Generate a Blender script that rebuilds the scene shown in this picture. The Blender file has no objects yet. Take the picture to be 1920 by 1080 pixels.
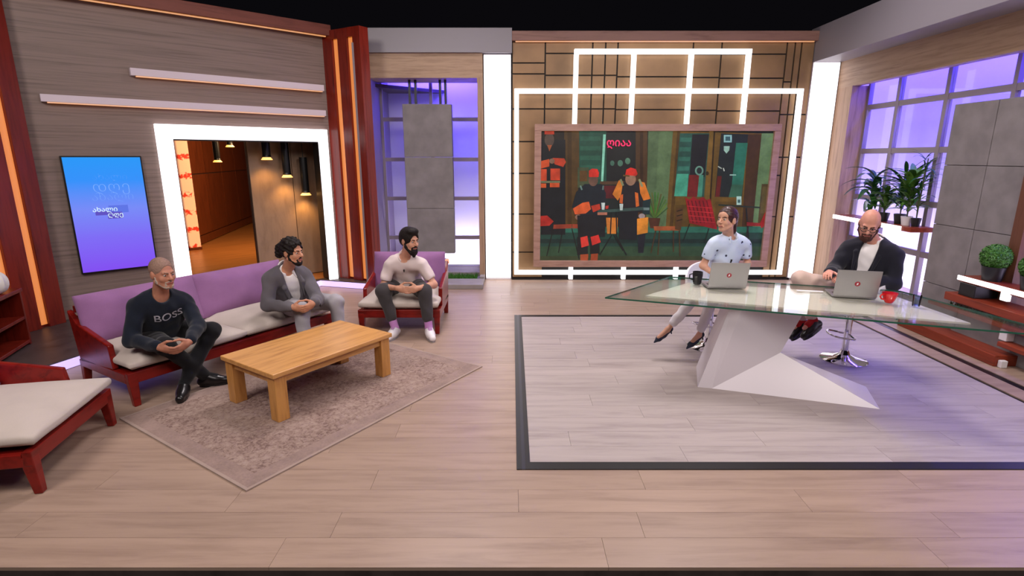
import bpy, bmesh, math, random
import numpy as np
from mathutils import Vector, Matrix, noise as mnoise
from mathutils.bvhtree import BVHTree

random.seed(7)
SC = bpy.context.scene
COL = SC.collection

# ------------------------------------------------------------------ camera
cam_d = bpy.data.cameras.new('camera')
cam_d.sensor_width = 36.0
cam_d.lens = 1017.0 / 1920.0 * 36.0
cam_d.clip_end = 200
cam = bpy.data.objects.new('camera', cam_d)
COL.objects.link(cam)
cam.location = (0, 0, 1.9)
cam.rotation_euler = (math.radians(90 - 13.55), 0, 0)
SC.camera = cam

# ------------------------------------------------------------------ colour handling
def lin(r, g, b, a=1.0):
    def f(c):
        c = c / 255.0
        return c / 12.92 if c <= 0.04045 else ((c + 0.055) / 1.055) ** 2.4
    return (f(r), f(g), f(b), a)

vs = SC.view_settings
vs.view_transform = 'Standard'
vs.look = 'None'
vs.gamma = 1.0
vs.exposure = 0.0
vs.use_curve_mapping = False

# ------------------------------------------------------------------ world: dark studio
W = bpy.data.worlds.new('studio_world')
SC.world = W
W.use_nodes = True
W.node_tree.nodes['Background'].inputs[0].default_value = (0.010, 0.009, 0.012, 1)
W.node_tree.nodes['Background'].inputs[1].default_value = 0.3

# ------------------------------------------------------------------ studio lamps on the rig
def area(name, loc, target, size, energy, color=(1, 1, 1), sy=None, spread=180):
    l = bpy.data.lights.new(name, 'AREA')
    l.energy = energy
    l.color = color
    l.size = size
    if sy:
        l.shape = 'RECTANGLE'
        l.size_y = sy
    l.spread = math.radians(spread)
    o = bpy.data.objects.new(name, l)
    COL.objects.link(o)
    o.location = loc
    d = Vector(target) - Vector(loc)
    o.rotation_euler = d.to_track_quat('-Z', 'Y').to_euler()
    return o

WARM = (1.0, 0.90, 0.84)
area('studio_key_lamp', (-3.4, 0.6, 4.9), (-2.3, 5.2, 0.5), 1.6, 150, WARM)
area('studio_key_lamp', (3.2, 0.4, 4.9), (2.4, 5.2, 0.6), 1.6, 165, WARM)
area('studio_fill_lamp', (0.0, 0.2, 5.2), (0.0, 6.0, 0.5), 2.2, 100, (1.0, 0.88, 0.86))
area('studio_top_lamp', (-0.8, 6.6, 5.3), (-0.8, 5.2, 0.0), 1.3, 85, (1.0, 0.90, 0.92), spread=130)
area('studio_top_lamp', (2.4, 6.4, 5.3), (2.4, 4.6, 0.0), 1.3, 85, (1.0, 0.90, 0.92), spread=130)
# coloured cyclorama lamps behind the set windows
area('niche_blue_lamp', (-1.3, 9.40, 3.42), (-1.3, 9.66, 1.4), 1.5, 80, (0.08, 0.05, 1.0), 0.2)
area('niche_lilac_lamp', (-1.3, 9.40, 0.03), (-1.3, 9.66, 1.3), 1.5, 34, (0.80, 0.72, 1.0), 0.2)
area('window_blue_lamp', (5.42, 6.2, 3.42), (5.9, 6.2, 1.2), 5.0, 170, (0.07, 0.04, 1.0), 0.2)
area('window_lilac_lamp', (5.42, 6.2, 0.04), (5.9, 6.2, 0.9), 5.0, 92, (0.84, 0.74, 1.0), 0.2, 160)

# ------------------------------------------------------------------ mesh helpers
def tag(o, label=None, cat=None, group=None, kind=None):
    if label: o['label'] = label
    if cat: o['category'] = cat
    if group: o['group'] = group
    if kind: o['kind'] = kind
    return o

def link(name, me, mat=None, parent=None):
    o = bpy.data.objects.new(name, me)
    COL.objects.link(o)
    if mat is not None and me is not None:
        if len(me.materials) == 0:
            me.materials.append(mat)
    if parent is not None:
        o.parent = parent
    return o

def empty(name, loc=(0, 0, 0), rz=0.0):
    o = bpy.data.objects.new(name, None)
    o.empty_display_size = 0.1
    COL.objects.link(o)
    o.location = loc
    o.rotation_euler = (0, 0, rz)
    return o

def thing(name, label, cat, loc=(0, 0, 0), rz=0.0, group=None):
    return tag(empty(name, loc, rz), label, cat, group)

class MB:
    def __init__(self):
        self.v = []
        self.f = []
    def add(self, vs_, fs):
        n = len(self.v)
        self.v += [tuple(p) for p in vs_]
        self.f += [tuple(i + n for i in f) for f in fs]
        return self
    def box(self, x0, x1, y0, y1, z0, z1):
        v = [(x0, y0, z0), (x1, y0, z0), (x1, y1, z0), (x0, y1, z0), (x0, y0, z1), (x1, y0, z1), (x1, y1, z1), (x0, y1, z1)]
        return self.add(v, [(0, 3, 2, 1), (4, 5, 6, 7), (0, 1, 5, 4), (1, 2, 6, 5), (2, 3, 7, 6), (3, 0, 4, 7)])
    def obox(self, c, size, M):
        hx, hy, hz = size[0] / 2, size[1] / 2, size[2] / 2
        v = [Vector(c) + M @ Vector(p) for p in ((-hx, -hy, -hz), (hx, -hy, -hz), (hx, hy, -hz), (-hx, hy, -hz), (-hx, -hy, hz), (hx, -hy, hz), (hx, hy, hz), (-hx, hy, hz))]
        return self.add(v, [(0, 3, 2, 1), (4, 5, 6, 7), (0, 1, 5, 4), (1, 2, 6, 5), (2, 3, 7, 6), (3, 0, 4, 7)])
    def prism(self, poly, z0, z1):
        n = len(poly)
        v = [(p[0], p[1], z0) for p in poly] + [(p[0], p[1], z1) for p in poly]
        f = [tuple(range(n - 1, -1, -1)), tuple(range(n, 2 * n))] + [(i, (i + 1) % n, n + (i + 1) % n, n + i) for i in range(n)]
        return self.add(v, f)
    def xprism(self, poly, x0, x1):
        n = len(poly)
        v = [(x0, p[0], p[1]) for p in poly] + [(x1, p[0], p[1]) for p in poly]
        f = [tuple(range(n - 1, -1, -1)), tuple(range(n, 2 * n))] + [(i, (i + 1) % n, n + (i + 1) % n, n + i) for i in range(n)]
        return self.add(v, f)
    def tube(self, pts, r, n=10, cap=True):
        pts = [Vector(p) for p in pts]
        if not hasattr(r, '__len__'): r = [r] * len(pts)
        rings = []
        up = Vector((0, 0, 1))
        for i, p in enumerate(pts):
            d = (pts[min(i + 1, len(pts) - 1)] - pts[max(i - 1, 0)]).normalized()
            a = up.cross(d)
            if a.length < 1e-3: a = Vector((1, 0, 0)).cross(d)
            a.normalize()
            b = d.cross(a)
            up = b if abs(b.z) > 0.05 else up
            rings.append([p + (a * math.cos(t) + b * math.sin(t)) * r[i] for t in [2 * math.pi * k / n for k in range(n)]])
        v = [q for ring in rings for q in ring]
        f = []
        for i in range(len(pts) - 1):
            for k in range(n):
                f.append((i * n + k, i * n + (k + 1) % n, (i + 1) * n + (k + 1) % n, (i + 1) * n + k))
        if cap:
            f.append(tuple(range(n - 1, -1, -1)))
            f.append(tuple(range((len(pts) - 1) * n, len(pts) * n)))
        return self.add(v, f)
    def lathe(self, prof, c=(0, 0, 0), n=28):
        v = []
        f = []
        m = len(prof)
        for (r, z) in prof:
            for k in range(n):
                t = 2 * math.pi * k / n
                v.append((c[0] + r * math.cos(t), c[1] + r * math.sin(t), c[2] + z))
        for i in range(m - 1):
            for k in range(n):
                f.append((i * n + k, i * n + (k + 1) % n, (i + 1) * n + (k + 1) % n, (i + 1) * n + k))
        f.append(tuple(range(n - 1, -1, -1)))
        f.append(tuple(range((m - 1) * n, m * n)))
        return self.add(v, f)
    def mesh(self, name, bevel=0.0, seg=2, smooth=False):
        me = bpy.data.meshes.new(name)
        me.from_pydata([tuple(p) for p in self.v], [], self.f)
        bm = bmesh.new()
        bm.from_mesh(me)
        bmesh.ops.recalc_face_normals(bm, faces=bm.faces)
        if bevel > 0:
            bmesh.ops.bevel(bm, geom=[e for e in bm.edges if e.is_manifold and e.calc_face_angle(0) > 0.35], offset=bevel, segments=seg, affect='EDGES', profile=0.5, clamp_overlap=True)
        bm.to_mesh(me)
        bm.free()
        if smooth:
            me.polygons.foreach_set('use_smooth', [True] * len(me.polygons))
            try:
                me.set_sharp_from_angle(angle=math.radians(40))
            except Exception:
                pass
        return me
    def build(self, name, mat, parent=None, bevel=0.0, seg=2, smooth=False, label=None):
        o = link(name, self.mesh(name, bevel, seg, smooth), mat, parent)
        if label: o['label'] = label
        return o

def text_mesh(s, size, extrude=0.0, bold=0.0, align='CENTER'):
    cu = bpy.data.curves.new('text', 'FONT')
    cu.body = s
    cu.size = size
    cu.extrude = extrude
    cu.offset = bold
    cu.resolution_u = 4
    cu.align_x = align
    cu.align_y = 'CENTER'
    o = bpy.data.objects.new('text', cu)
    COL.objects.link(o)
    dg = bpy.context.evaluated_depsgraph_get()
    dg.update()
    me = bpy.data.meshes.new_from_object(o.evaluated_get(dg))
    bpy.data.objects.remove(o)
    bpy.data.curves.remove(cu)
    return me

# ------------------------------------------------------------------ materials
def base_mat(name):
    m = bpy.data.materials.new(name)
    m.use_nodes = True
    nt = m.node_tree
    return m, nt, nt.nodes['Principled BSDF']

def nd(nt, t, **kw):
    n = nt.nodes.new(t)
    for k, v in kw.items():
        if k.startswith('i_'):
            n.inputs[k[2:].replace('_', ' ')].default_value = v
        else:
            setattr(n, k, v)
    return n

def ramp(nt, fac, stops):
    r = nt.nodes.new('ShaderNodeValToRGB')
    e = r.color_ramp.elements
    while len(e) < len(stops): e.new(0.5)
    for i, (p, c) in enumerate(stops):
        e[i].position = p
        e[i].color = c
    nt.links.new(fac, r.inputs[0])
    return r

def bump(nt, bs, h, strength, dist=0.01):
    b = nt.nodes.new('ShaderNodeBump')
    b.inputs['Strength'].default_value = strength
    b.inputs['Distance'].default_value = dist
    nt.links.new(h, b.inputs['Height'])
    nt.links.new(b.outputs[0], bs.inputs['Normal'])

def m_plain(name, c, rough=0.5, metal=0.0, var=0.0, scale=12.0, bmp=0.0, spec=0.5, coat=0.0):
    m, nt, bs = base_mat(name)
    bs.inputs['Base Color'].default_value = c
    bs.inputs['Roughness'].default_value = rough
    bs.inputs['Metallic'].default_value = metal
    bs.inputs['Specular IOR Level'].default_value = spec
    if coat: bs.inputs['Coat Weight'].default_value = coat
    if var > 0 or bmp > 0:
        tc = nd(nt, 'ShaderNodeTexCoord')
        nz = nd(nt, 'ShaderNodeTexNoise', i_Scale=scale, i_Detail=5.0)
        nt.links.new(tc.outputs['Object'], nz.inputs['Vector'])
        if var > 0:
            a = tuple(x * (1 - var) for x in c[:3]) + (1,)
            b = tuple(min(1, x * (1 + var)) for x in c[:3]) + (1,)
            r = ramp(nt, nz.outputs['Fac'], [(0.3, a), (0.7, b)])
            nt.links.new(r.outputs[0], bs.inputs['Base Color'])
        if bmp > 0:
            bump(nt, bs, nz.outputs['Fac'], bmp)
    return m

def m_fabric(name, c, var=0.12, weave=260.0, rough=0.9):
    m, nt, bs = base_mat(name)
    bs.inputs['Roughness'].default_value = rough
    bs.inputs['Specular IOR Level'].default_value = 0.2
    bs.inputs['Sheen Weight'].default_value = 0.15
    tc = nd(nt, 'ShaderNodeTexCoord')
    n1 = nd(nt, 'ShaderNodeTexNoise', i_Scale=6.0, i_Detail=4.0)
    n2 = nd(nt, 'ShaderNodeTexNoise', i_Scale=weave, i_Detail=2.0)
    nt.links.new(tc.outputs['Object'], n1.inputs['Vector'])
    nt.links.new(tc.outputs['Object'], n2.inputs['Vector'])
    mx = nd(nt, 'ShaderNodeMath', operation='ADD')
    h2 = nd(nt, 'ShaderNodeMath', operation='MULTIPLY')
    h2.inputs[1].default_value = 0.6
    nt.links.new(n2.outputs['Fac'], h2.inputs[0])
    nt.links.new(n1.outputs['Fac'], mx.inputs[0])
    nt.links.new(h2.outputs[0], mx.inputs[1])
    a = tuple(x * (1 - var) for x in c[:3]) + (1,)
    b = tuple(min(1, x * (1 + var)) for x in c[:3]) + (1,)
    r = ramp(nt, mx.outputs[0], [(0.45, a), (1.1, b)])
    nt.links.new(r.outputs[0], bs.inputs['Base Color'])
    bump(nt, bs, n2.outputs['Fac'], 0.15, 0.003)
    return m

def m_wood(name, c1, c2, stretch=(1.2, 14, 14), rough=0.45, coord='Object', rnd=0.0, bmp=0.05, spec=0.4, scale=1.0):
    """wood: noise drawn out along the axis with the small stretch value"""
    m, nt, bs = base_mat(name)
    bs.inputs['Roughness'].default_value = rough
    bs.inputs['Specular IOR Level'].default_value = spec
    if coord == 'World':
        src = nd(nt, 'ShaderNodeNewGeometry').outputs['Position']
    else:
        src = nd(nt, 'ShaderNodeTexCoord').outputs['Object']
    oi = nd(nt, 'ShaderNodeObjectInfo')
    mul = nd(nt, 'ShaderNodeMath', operation='MULTIPLY')
    mul.inputs[1].default_value = 37.0
    nt.links.new(oi.outputs['Random'], mul.inputs[0])
    vadd = nd(nt, 'ShaderNodeVectorMath', operation='ADD')
    cmb = nd(nt, 'ShaderNodeCombineXYZ')
    for i in range(3): nt.links.new(mul.outputs[0], cmb.inputs[i])
    nt.links.new(src, vadd.inputs[0])
    nt.links.new(cmb.outputs[0], vadd.inputs[1])
    mp = nd(nt, 'ShaderNodeMapping')
    mp.inputs['Scale'].default_value = tuple(x * scale for x in stretch)
    nt.links.new(vadd.outputs[0], mp.inputs['Vector'])
    n1 = nd(nt, 'ShaderNodeTexNoise', i_Scale=1.6, i_Detail=8.0, i_Roughness=0.65, i_Distortion=0.4)
    nt.links.new(mp.outputs[0], n1.inputs['Vector'])
    r = ramp(nt, n1.outputs['Fac'], [(0.28, c2), (0.52, c1), (0.78, tuple(min(1, x * 1.12) for x in c1[:3]) + (1,))])
    outc = r.outputs[0]
    if rnd > 0:
        hsv = nd(nt, 'ShaderNodeHueSaturation')
        mr = nd(nt, 'ShaderNodeMapRange')
        mr.inputs['To Min'].default_value = 1 - rnd
        mr.inputs['To Max'].default_value = 1 + rnd
        nt.links.new(oi.outputs['Random'], mr.inputs['Value'])
        nt.links.new(mr.outputs[0], hsv.inputs['Value'])
        nt.links.new(outc, hsv.inputs['Color'])
        outc = hsv.outputs[0]
    nt.links.new(outc, bs.inputs['Base Color'])
    if bmp: bump(nt, bs, n1.outputs['Fac'], bmp, 0.004)
    return m

def m_emit(name, c, strength, base=None):
    m, nt, bs = base_mat(name)
    bs.inputs['Base Color'].default_value = base or (0.6, 0.6, 0.6, 1)
    bs.inputs['Roughness'].default_value = 0.5
    bs.inputs['Emission Color'].default_value = c
    bs.inputs['Emission Strength'].default_value = strength
    return m

def m_glass(name, tint=(1, 1, 1, 1), refl=1.0):
    """thin sheet glass: transparent with a fresnel mirror layer"""
    m, nt, bs = base_mat(name)
    nt.nodes.remove(bs)
    out = nt.nodes['Material Output']
    tr = nd(nt, 'ShaderNodeBsdfTransparent')
    tr.inputs[0].default_value = tint
    gl = nd(nt, 'ShaderNodeBsdfGlossy')
    gl.inputs['Roughness'].default_value = 0.02
    gl.inputs['Color'].default_value = (0.95, 1, 0.97, 1)
    fr = nd(nt, 'ShaderNodeFresnel', i_IOR=1.5)
    mu = nd(nt, 'ShaderNodeMath', operation='MULTIPLY')
    mu.inputs[1].default_value = refl
    mx = nd(nt, 'ShaderNodeMixShader')
    nt.links.new(fr.outputs[0], mu.inputs[0])
    nt.links.new(mu.outputs[0], mx.inputs[0])
    nt.links.new(tr.outputs[0], mx.inputs[1])
    nt.links.new(gl.outputs[0], mx.inputs[2])
    nt.links.new(mx.outputs[0], out.inputs['Surface'])
    return m

MAT = {}
MAT['floor'] = m_wood('floor_plank_wood', lin(163, 139, 123), lin(142, 119, 105), (0.8, 9, 9), 0.36, 'World', 0.05, 0.04)
MAT['floor2'] = m_wood('grey_plank_wood', lin(170, 158, 155), lin(147, 135, 133), (0.8, 8, 8), 0.46, 'World', 0.035, 0.04)
MAT['black'] = m_plain('black_strip', lin(20, 19, 22), 0.35)
MAT['greymetal'] = m_plain('grey_metal_strip', lin(48, 48, 60), 0.3, 0.2)
MAT['studio'] = m_plain('studio_black', lin(10, 10, 12), 0.7)
MAT['wall'] = m_wood('grey_brown_wall_wood', lin(134, 115, 108), lin(100, 84, 78), (0.5, 0.5, 26), 0.5, 'Object', 0, 0.06)
MAT['redwood'] = m_wood('red_cherry_wood', lin(120, 34, 22), lin(78, 16, 10), (14, 14, 1.0), 0.3, 'Object', 0.06, 0.03)
MAT['chairwood'] = m_wood('mahogany_wood', lin(126, 24, 18), lin(84, 11, 8), (2, 9, 9), 0.28, 'Object', 0.04, 0.03)
MAT['stepwood'] = m_wood('red_brown_step_wood', lin(138, 56, 34), lin(98, 34, 20), (12, 1.0, 12), 0.35, 'Object', 0.08, 0.03)
MAT['beamwood'] = m_wood('red_brown_beam_wood', lin(122, 66, 54), lin(92, 44, 36), (1, 10, 10), 0.5, 'Object', 0, 0.04)
MAT['beamwood2'] = m_wood('dusky_beam_wood', lin(150, 112, 102), lin(120, 84, 76), (1, 10, 10), 0.5, 'Object', 0, 0.04)
MAT['palewood'] = m_wood('pale_oak_veneer', lin(178, 149, 124), lin(146, 116, 94), (1.4, 1.4, 22), 0.5, 'Object', 0, 0.04)
MAT['palewood_v'] = m_wood('pale_oak_jamb', lin(172, 141, 116), lin(138, 108, 86), (18, 18, 1.2), 0.5, 'Object', 0, 0.04)
MAT['bezel'] = m_wood('rosy_frame_wood', lin(176, 140, 124), lin(150, 114, 100), (2, 2, 14), 0.5, 'Object', 0, 0.03)
MAT['tile'] = m_plain('bronze_panel', lin(146, 114, 80), 0.45, 0.15, 0.22, 2.2)
MAT['concrete'] = m_plain('grey_concrete', lin(132, 126, 127), 0.75, 0, 0.16, 5.0, 0.12)
MAT['curb'] = m_plain('concrete_curb', lin(142, 134, 132), 0.7, 0, 0.1, 6.0, 0.05)
MAT['white'] = m_plain('white_paint', lin(224, 220, 224), 0.5)
MAT['cyc'] = m_plain('cyclorama_white', lin(226, 224, 232), 0.8)
MAT['mull'] = m_plain('grey_mullion_paint', lin(150, 138, 146), 0.5)
MAT['hdr'] = m_plain('header_white_paint', lin(146, 141, 149), 0.45)
MAT['light'] = m_emit('white_light_panel', (1.0, 0.94, 0.98, 1), 1.7, (0.8, 0.8, 0.8, 1))
MAT['tubelight'] = m_emit('white_light_tube', (0.98, 0.98, 1.0, 1), 1.6, (0.8, 0.8, 0.8, 1))
MAT['framelight'] = m_emit('white_frame_light', (1.0, 0.95, 1.0, 1), 1.7, (0.8, 0.8, 0.8, 1))
MAT['barwhite'] = m_emit('white_bar_front', (0.86, 0.74, 0.82, 1), 0.07, lin(205, 190, 200))
MAT['amber'] = m_emit('amber_strip_light', (1.0, 0.36, 0.04, 1), 0.55)
MAT['orange'] = m_emit('orange_light_strip', (1.0, 0.28, 0.03, 1), 0.50, lin(214, 150, 112))
MAT['plinthlight'] = m_emit('lilac_plinth_light', (0.50, 0.36, 1.0, 1), 1.1, (0.7, 0.7, 0.8, 1))
MAT['plinth'] = m_wood('dark_plinth_wood', lin(74, 62, 60), lin(54, 44, 42), (3, 3, 3), 0.4, 'Object', 0, 0.03)
MAT['glass'] = m_glass('clear_glass', (0.98, 0.985, 1, 1), 0.05)
MAT['chrome'] = m_plain('chrome', (0.85, 0.85, 0.88, 1), 0.08, 1.0)
MAT['blackplastic'] = m_plain('black_plastic', lin(22, 22, 24), 0.35)
# ================================================================== STRUCTURE
def struct(name, mb, mat, parent=None, **kw):
    o = mb.build(name, mat, parent, **kw)
    if parent is None: o['kind'] = 'structure'
    return o

# ---- floors
studio = struct('floor_studio', MB().box(-14, 14, -3, 16, -0.36, -0.30), MAT['studio'])
struct('ceiling', MB().box(-14, 14, -3, 16, 6.6, 6.7), MAT['studio'])
PX0, PX1, PY0, PY1 = 0.03, 4.37, 3.03, 6.44      # inset area of the presenters
floor = struct('floor', MB().box(-6.4, PX0, 2.2, 9.2, -0.30, -0.018).box(PX1, 6.4, 2.2, 9.2, -0.30, -0.018).box(PX0, PX1, 2.2, PY0, -0.30, -0.018).box(PX0, PX1, PY1, 9.2, -0.30, -0.018), MAT['plinth'])
inset = struct('floor_inset', MB().box(PX0, PX1, PY0, PY1, -0.30, -0.018), MAT['black'])
unit = MB().box(-0.5, 0.5, -0.5, 0.5, -1, 0).mesh('plank')
unit2 = unit.copy()
unit.materials.append(MAT['floor'])
unit2.materials.append(MAT['floor2'])
def planks(x0, x1, y0, y1, rows, length, me, parent, gap=0.0016):
    rw = (y1 - y0) / rows
    for i in range(rows):
        x = x0 - random.uniform(0, length * 0.8)
        first = True
        while x < x1 - 0.02:
            a, b = max(x, x0), min(x + length, x1)
            if x1 - b < 0.15: b = x1
            if b - a > 0.1:
                o = link('plank', me, None, parent)
                o.scale = (b - a - gap, rw - gap, 0.018)
                o.location = ((a + b) / 2, y0 + rw * (i + 0.5), 0)
            x = b if b == x1 else x + length
rows_front = 4
planks(-5.6, 6.2, 2.2, PY0, 4, 1.62, unit, floor)
planks(-5.6, PX0, PY0, PY1, 17, 1.62, unit, floor)
planks(PX1, 6.2, PY0, PY1, 17, 1.62, unit, floor)
planks(-5.6, 6.2, PY1, 8.66, 11, 1.62, unit, floor)
planks(0.115, 4.07, 3.115, 6.385, 16, 1.32, unit2, inset)
# strips round the inset
struct('trim_1', MB().box(PX0, 0.062, PY0, PY1, -0.018, 0.006).box(0.084, 0.115, PY0, PY1, -0.018, 0.006), MAT['black'])
struct('trim_2', MB().box(0.062, 0.084, PY0, PY1, -0.018, 0.005), MAT['greymetal'])
struct('trim_3', MB().box(0.115, PX1, 6.388, PY1, -0.018, 0.006), MAT['black'])
struct('trim_4', MB().box(0.115, 4.07, PY0, 3.112, -0.018, 0.006), MAT['black'])
struct('trim_5', MB().box(4.072, 4.112, PY0, 6.388, -0.018, -0.008), MAT['black'])
struct('trim_6', MB().box(4.114, 4.288, PY0, 6.388, -0.018, 0.0), MAT['floor'])
struct('trim_7', MB().box(4.29, PX1, PY0, 6.388, -0.018, -0.006), MAT['black'])

# ---- slanted wood wall behind the sofa (local x along the wall, local y behind it)
WA = math.radians(42.5)
WO = Vector((-2.8, 8.02, 0))
def wl(u, y, z):
    return WO + Vector((math.cos(WA) * u - math.sin(WA) * y, math.sin(WA) * u + math.cos(WA) * y, z))
def wplace(o):
    o.location = WO
    o.rotation_euler = (0, 0, WA)
    return o
PZ = 0.10
wallL = wplace(struct('wall_left', MB().box(-3.16, -1.80, 0, 0.12, PZ, 3.56).box(0.03, 0.24, 0, 0.12, PZ, 3.56).box(-1.80, 0.03, 0, 0.12, 2.11, 3.56), MAT['wall']))
t = wplace(struct('trim_8', MB().box(-3.3, 0.28, -0.14, 0.12, 3.53, 3.67), MAT['beamwood'], bevel=0.006))
ob = link('glow_strip', MB().box(-3.1, 0.22, -0.10, -0.075, 3.516, 3.53).mesh('s'), MAT['amber'], t)
# plinth carrying the slanted walls
pl_poly = [(-2.02, 7.76), (-2.90, 8.02), (-4.04, 4.87), (-4.55, 3.3), (-6.2, 3.3), (-6.2, 9.2), (-2.02, 9.2)]
plinth = struct('floor_plinth', MB().prism(pl_poly, 0.001, PZ), MAT['plinth'], bevel=0.004)
def plinth_strip(a, b):
    a, b = Vector((a[0], a[1], 0)), Vector((b[0], b[1], 0))
    d = (b - a).normalized()
    n = Vector((d.y, -d.x, 0))
    M = Matrix((d, n, Vector((0, 0, 1)))).transposed()
    return MB().obox((a + b) / 2 + n * 0.006 + Vector((0, 0, 0.046)), ((b - a).length - 0.01, 0.010, 0.08), M)
for i, (a, b) in enumerate(((pl_poly[1], pl_poly[0]), (pl_poly[2], pl_poly[1]), (pl_poly[3], pl_poly[2]))):
    link('light_strip', plinth_strip(a, b).mesh('strip'), MAT['plinthlight'], plinth)

# ---- hall seen through the opening
hall = wplace(struct('floor_hall', MB().box(-3.6, 4.6, 0.12, 11, 0.02, 0.106), m_wood('hall_floor_wood', lin(168, 112, 62), lin(120, 74, 36), (1, 12, 12), 0.35, 'Object', 0, 0.02)))
hp = m_wood('hall_panel_wood', lin(112, 54, 26), lin(84, 38, 16), (8, 8, 1.2), 0.4, 'Object', 0.08, 0.03)
hallwall = wplace(struct('wall_hall', MB().prism([(-1.3, 3.75), (2.5, 10.0), (2.5, 10.2), (-1.5, 3.85)], 0.10, 4.0), MAT['plinth']))
hd = Vector((0.52, 0.855, 0)).normalized()
hn = Vector((hd.y, -hd.x, 0))
HM = Matrix((hd, hn, Vector((0, 0, 1)))).transposed()
for i in range(6):
    for j, (z0, z1) in enumerate(((0.30, 1.55), (1.57, 2.75), (2.77, 3.95))):
        c = Vector((-1.3, 3.75, 0)) + hd * (0.55 + i * 1.12) + hn * 0.012 + Vector((0, 0, (z0 + z1) / 2))
        MB().obox(c, (1.10, 0.03, z1 - z0), HM).build('panel', hp, hallwall)
MB().obox(Vector((-1.3, 3.75, 0.2)) + hd * 3.35 + hn * 0.016, (6.7, 0.04, 0.16), HM).build('skirting', hp, hallwall)
gp = m_wood('hall_partition_veneer', lin(150, 126, 106), lin(130, 108, 90), (5, 5, 1.4), 0.55, 'Object', 0.03, 0.02)
part = wplace(struct('wall_partition', MB().box(-0.78, 1.2, 0.56, 0.64, 0.10, 2.9), MAT['plinth']))
for (a, b) in ((-0.775, -0.18), (-0.17, 0.42), (0.43, 1.19)):
    MB().box(a, b, 0.535, 0.56, 0.12, 2.88).build('panel', gp, part)
struct('ceiling_hall', MB().box(-3.6, 4.6, 0.12, 11, 2.95, 3.0), MAT['plinth']).parent = None
wplace(bpy.data.objects['ceiling_hall'])
area('added_hall_fill', tuple(wl(0.9, 3.0, 2.9)), tuple(wl(0.6, 6.4, 0.9)), 1.4, 190, (1.0, 0.62, 0.32))  # added unseen fill that brightens the hall's brown wall, not a fixture
area('added_hall_fill', tuple(wl(-0.7, 1.2, 2.9)), tuple(wl(-0.6, 2.2, 0.1)), 1.0, 45, (1.0, 0.70, 0.42))  # second added fill, for the dark hall floor near the opening
struct('wall_hall_side', MB().box(-3.0, -2.9, 0.12, 6, 0.1, 2.95), MAT['plinth'])
wplace(bpy.data.objects['wall_hall_side'])

# ---- striped red panels with recessed orange light strips
def red_panel(name, A, B, z0, z1, gaps, flip=1):
    """boards between A and B with glowing strips in the gaps (fractions of the width)"""
    A, B = Vector((A[0], A[1], 0)), Vector((B[0], B[1], 0))
    d = B - A
    L = d.length
    ang = math.atan2(d.y, d.x)
    base = MB().box(0, L, 0.05, 0.16, z0, z1)
    o = struct(name, base, MAT['redwood'])
    o.location = A
    o.rotation_euler = (0, 0, ang)
    edges = [0.0] + [g for ab in gaps for g in ab] + [1.0]
    for i in range(0, len(edges), 2):
        if (edges[i + 1] - edges[i]) * L > 0.01:
            MB().box(edges[i] * L, edges[i + 1] * L, 0, 0.05, z0, z1).build('board', MAT['redwood'], o, bevel=0.004)
    for (a, b) in gaps:
        MB().box(a * L + 0.002, b * L - 0.002, 0.035, 0.05, z0 + 0.03, z1 - 0.12).build('light_strip', MAT['orange'], o)
        MB().box(a * L, b * L, 0.0, 0.05, z1 - 0.12, z1).build('board', MAT['redwood'], o)
    return o
red_panel('wall_striped', (-2.66, 8.17), (-2.03, 7.80), PZ, 3.60, ((0.27, 0.42), (0.66, 0.81)))
red_panel('wall_striped_side', (-5.36, 4.55), (-5.0, 5.83), PZ, 3.5, ((0.54, 0.66), (0.81, 0.874)))

# ---- niche between the striped panel and the light column
NY = 8.45
struct('wall_niche_side', MB().box(-2.16, -2.10, 7.86, 9.75, 0.0, 3.40), m_plain('niche_side_grey', lin(128, 116, 124), 0.6))
struct('wall_niche_back', MB().box(-2.2, -0.3, 9.70, 9.76, 0.0, 3.6).box(-0.46, -0.40, 9.15, 9.7, 0, 3.6), MAT['cyc'])
struct('trim_9', MB().box(-2.16, 0.0, 8.40, 9.0, 3.37, 3.70), MAT['hdr'], bevel=0.004)
struct('trim_10', MB().box(-2.16, -0.43, 8.44, 9.0, 3.03, 3.37), MAT['palewood'])
struct('trim_11', MB().box(-0.51, -0.43, 8.40, 9.15, 0.02, 3.03), MAT['palewood_v'])
win = struct('window_1', MB().box(-2.10, -0.51, 9.07, 9.13, 0.02, 0.10).box(-2.10, -2.06, 9.07, 9.13, 0.1, 3.3).box(-0.55, -0.51, 9.07, 9.13, 0.1, 3.3), MAT['mull'])
for z in (0.587, 1.237, 1.865, 2.49):
    MB().box(-2.06, -0.55, 9.075, 9.125, z - 0.03, z + 0.03).build('mullion', MAT['mull'], win)
MB().box(-1.315, -1.265, 9.08, 9.12, 0.1, 3.3).build('mullion', MAT['mull'], win)
rows = [0.10, 0.557, 0.617, 1.207, 1.267, 1.835, 1.895, 2.46, 2.52, 3.3]
for (xa, xb) in ((-2.06, -1.315), (-1.265, -0.55)):
    for k in range(0, 10, 2):
        MB().box(xa, xb, 9.098, 9.102, rows[k], rows[k + 1]).build('pane', MAT['glass'], win)
# curb and grass trough in front of the niche window
curb = struct('trim_12', MB().box(-2.10, -0.43, 7.80, 8.22, 0.001, 0.07).box(-2.10, -0.43, 8.60, 9.07, 0.001, 0.09).box(-0.50, -0.43, 8.22, 8.40, 0.001, 0.10).box(-2.10, -0.51, 8.22, 8.60, 0.001, 0.03), MAT['curb'], bevel=0.006)

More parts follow.
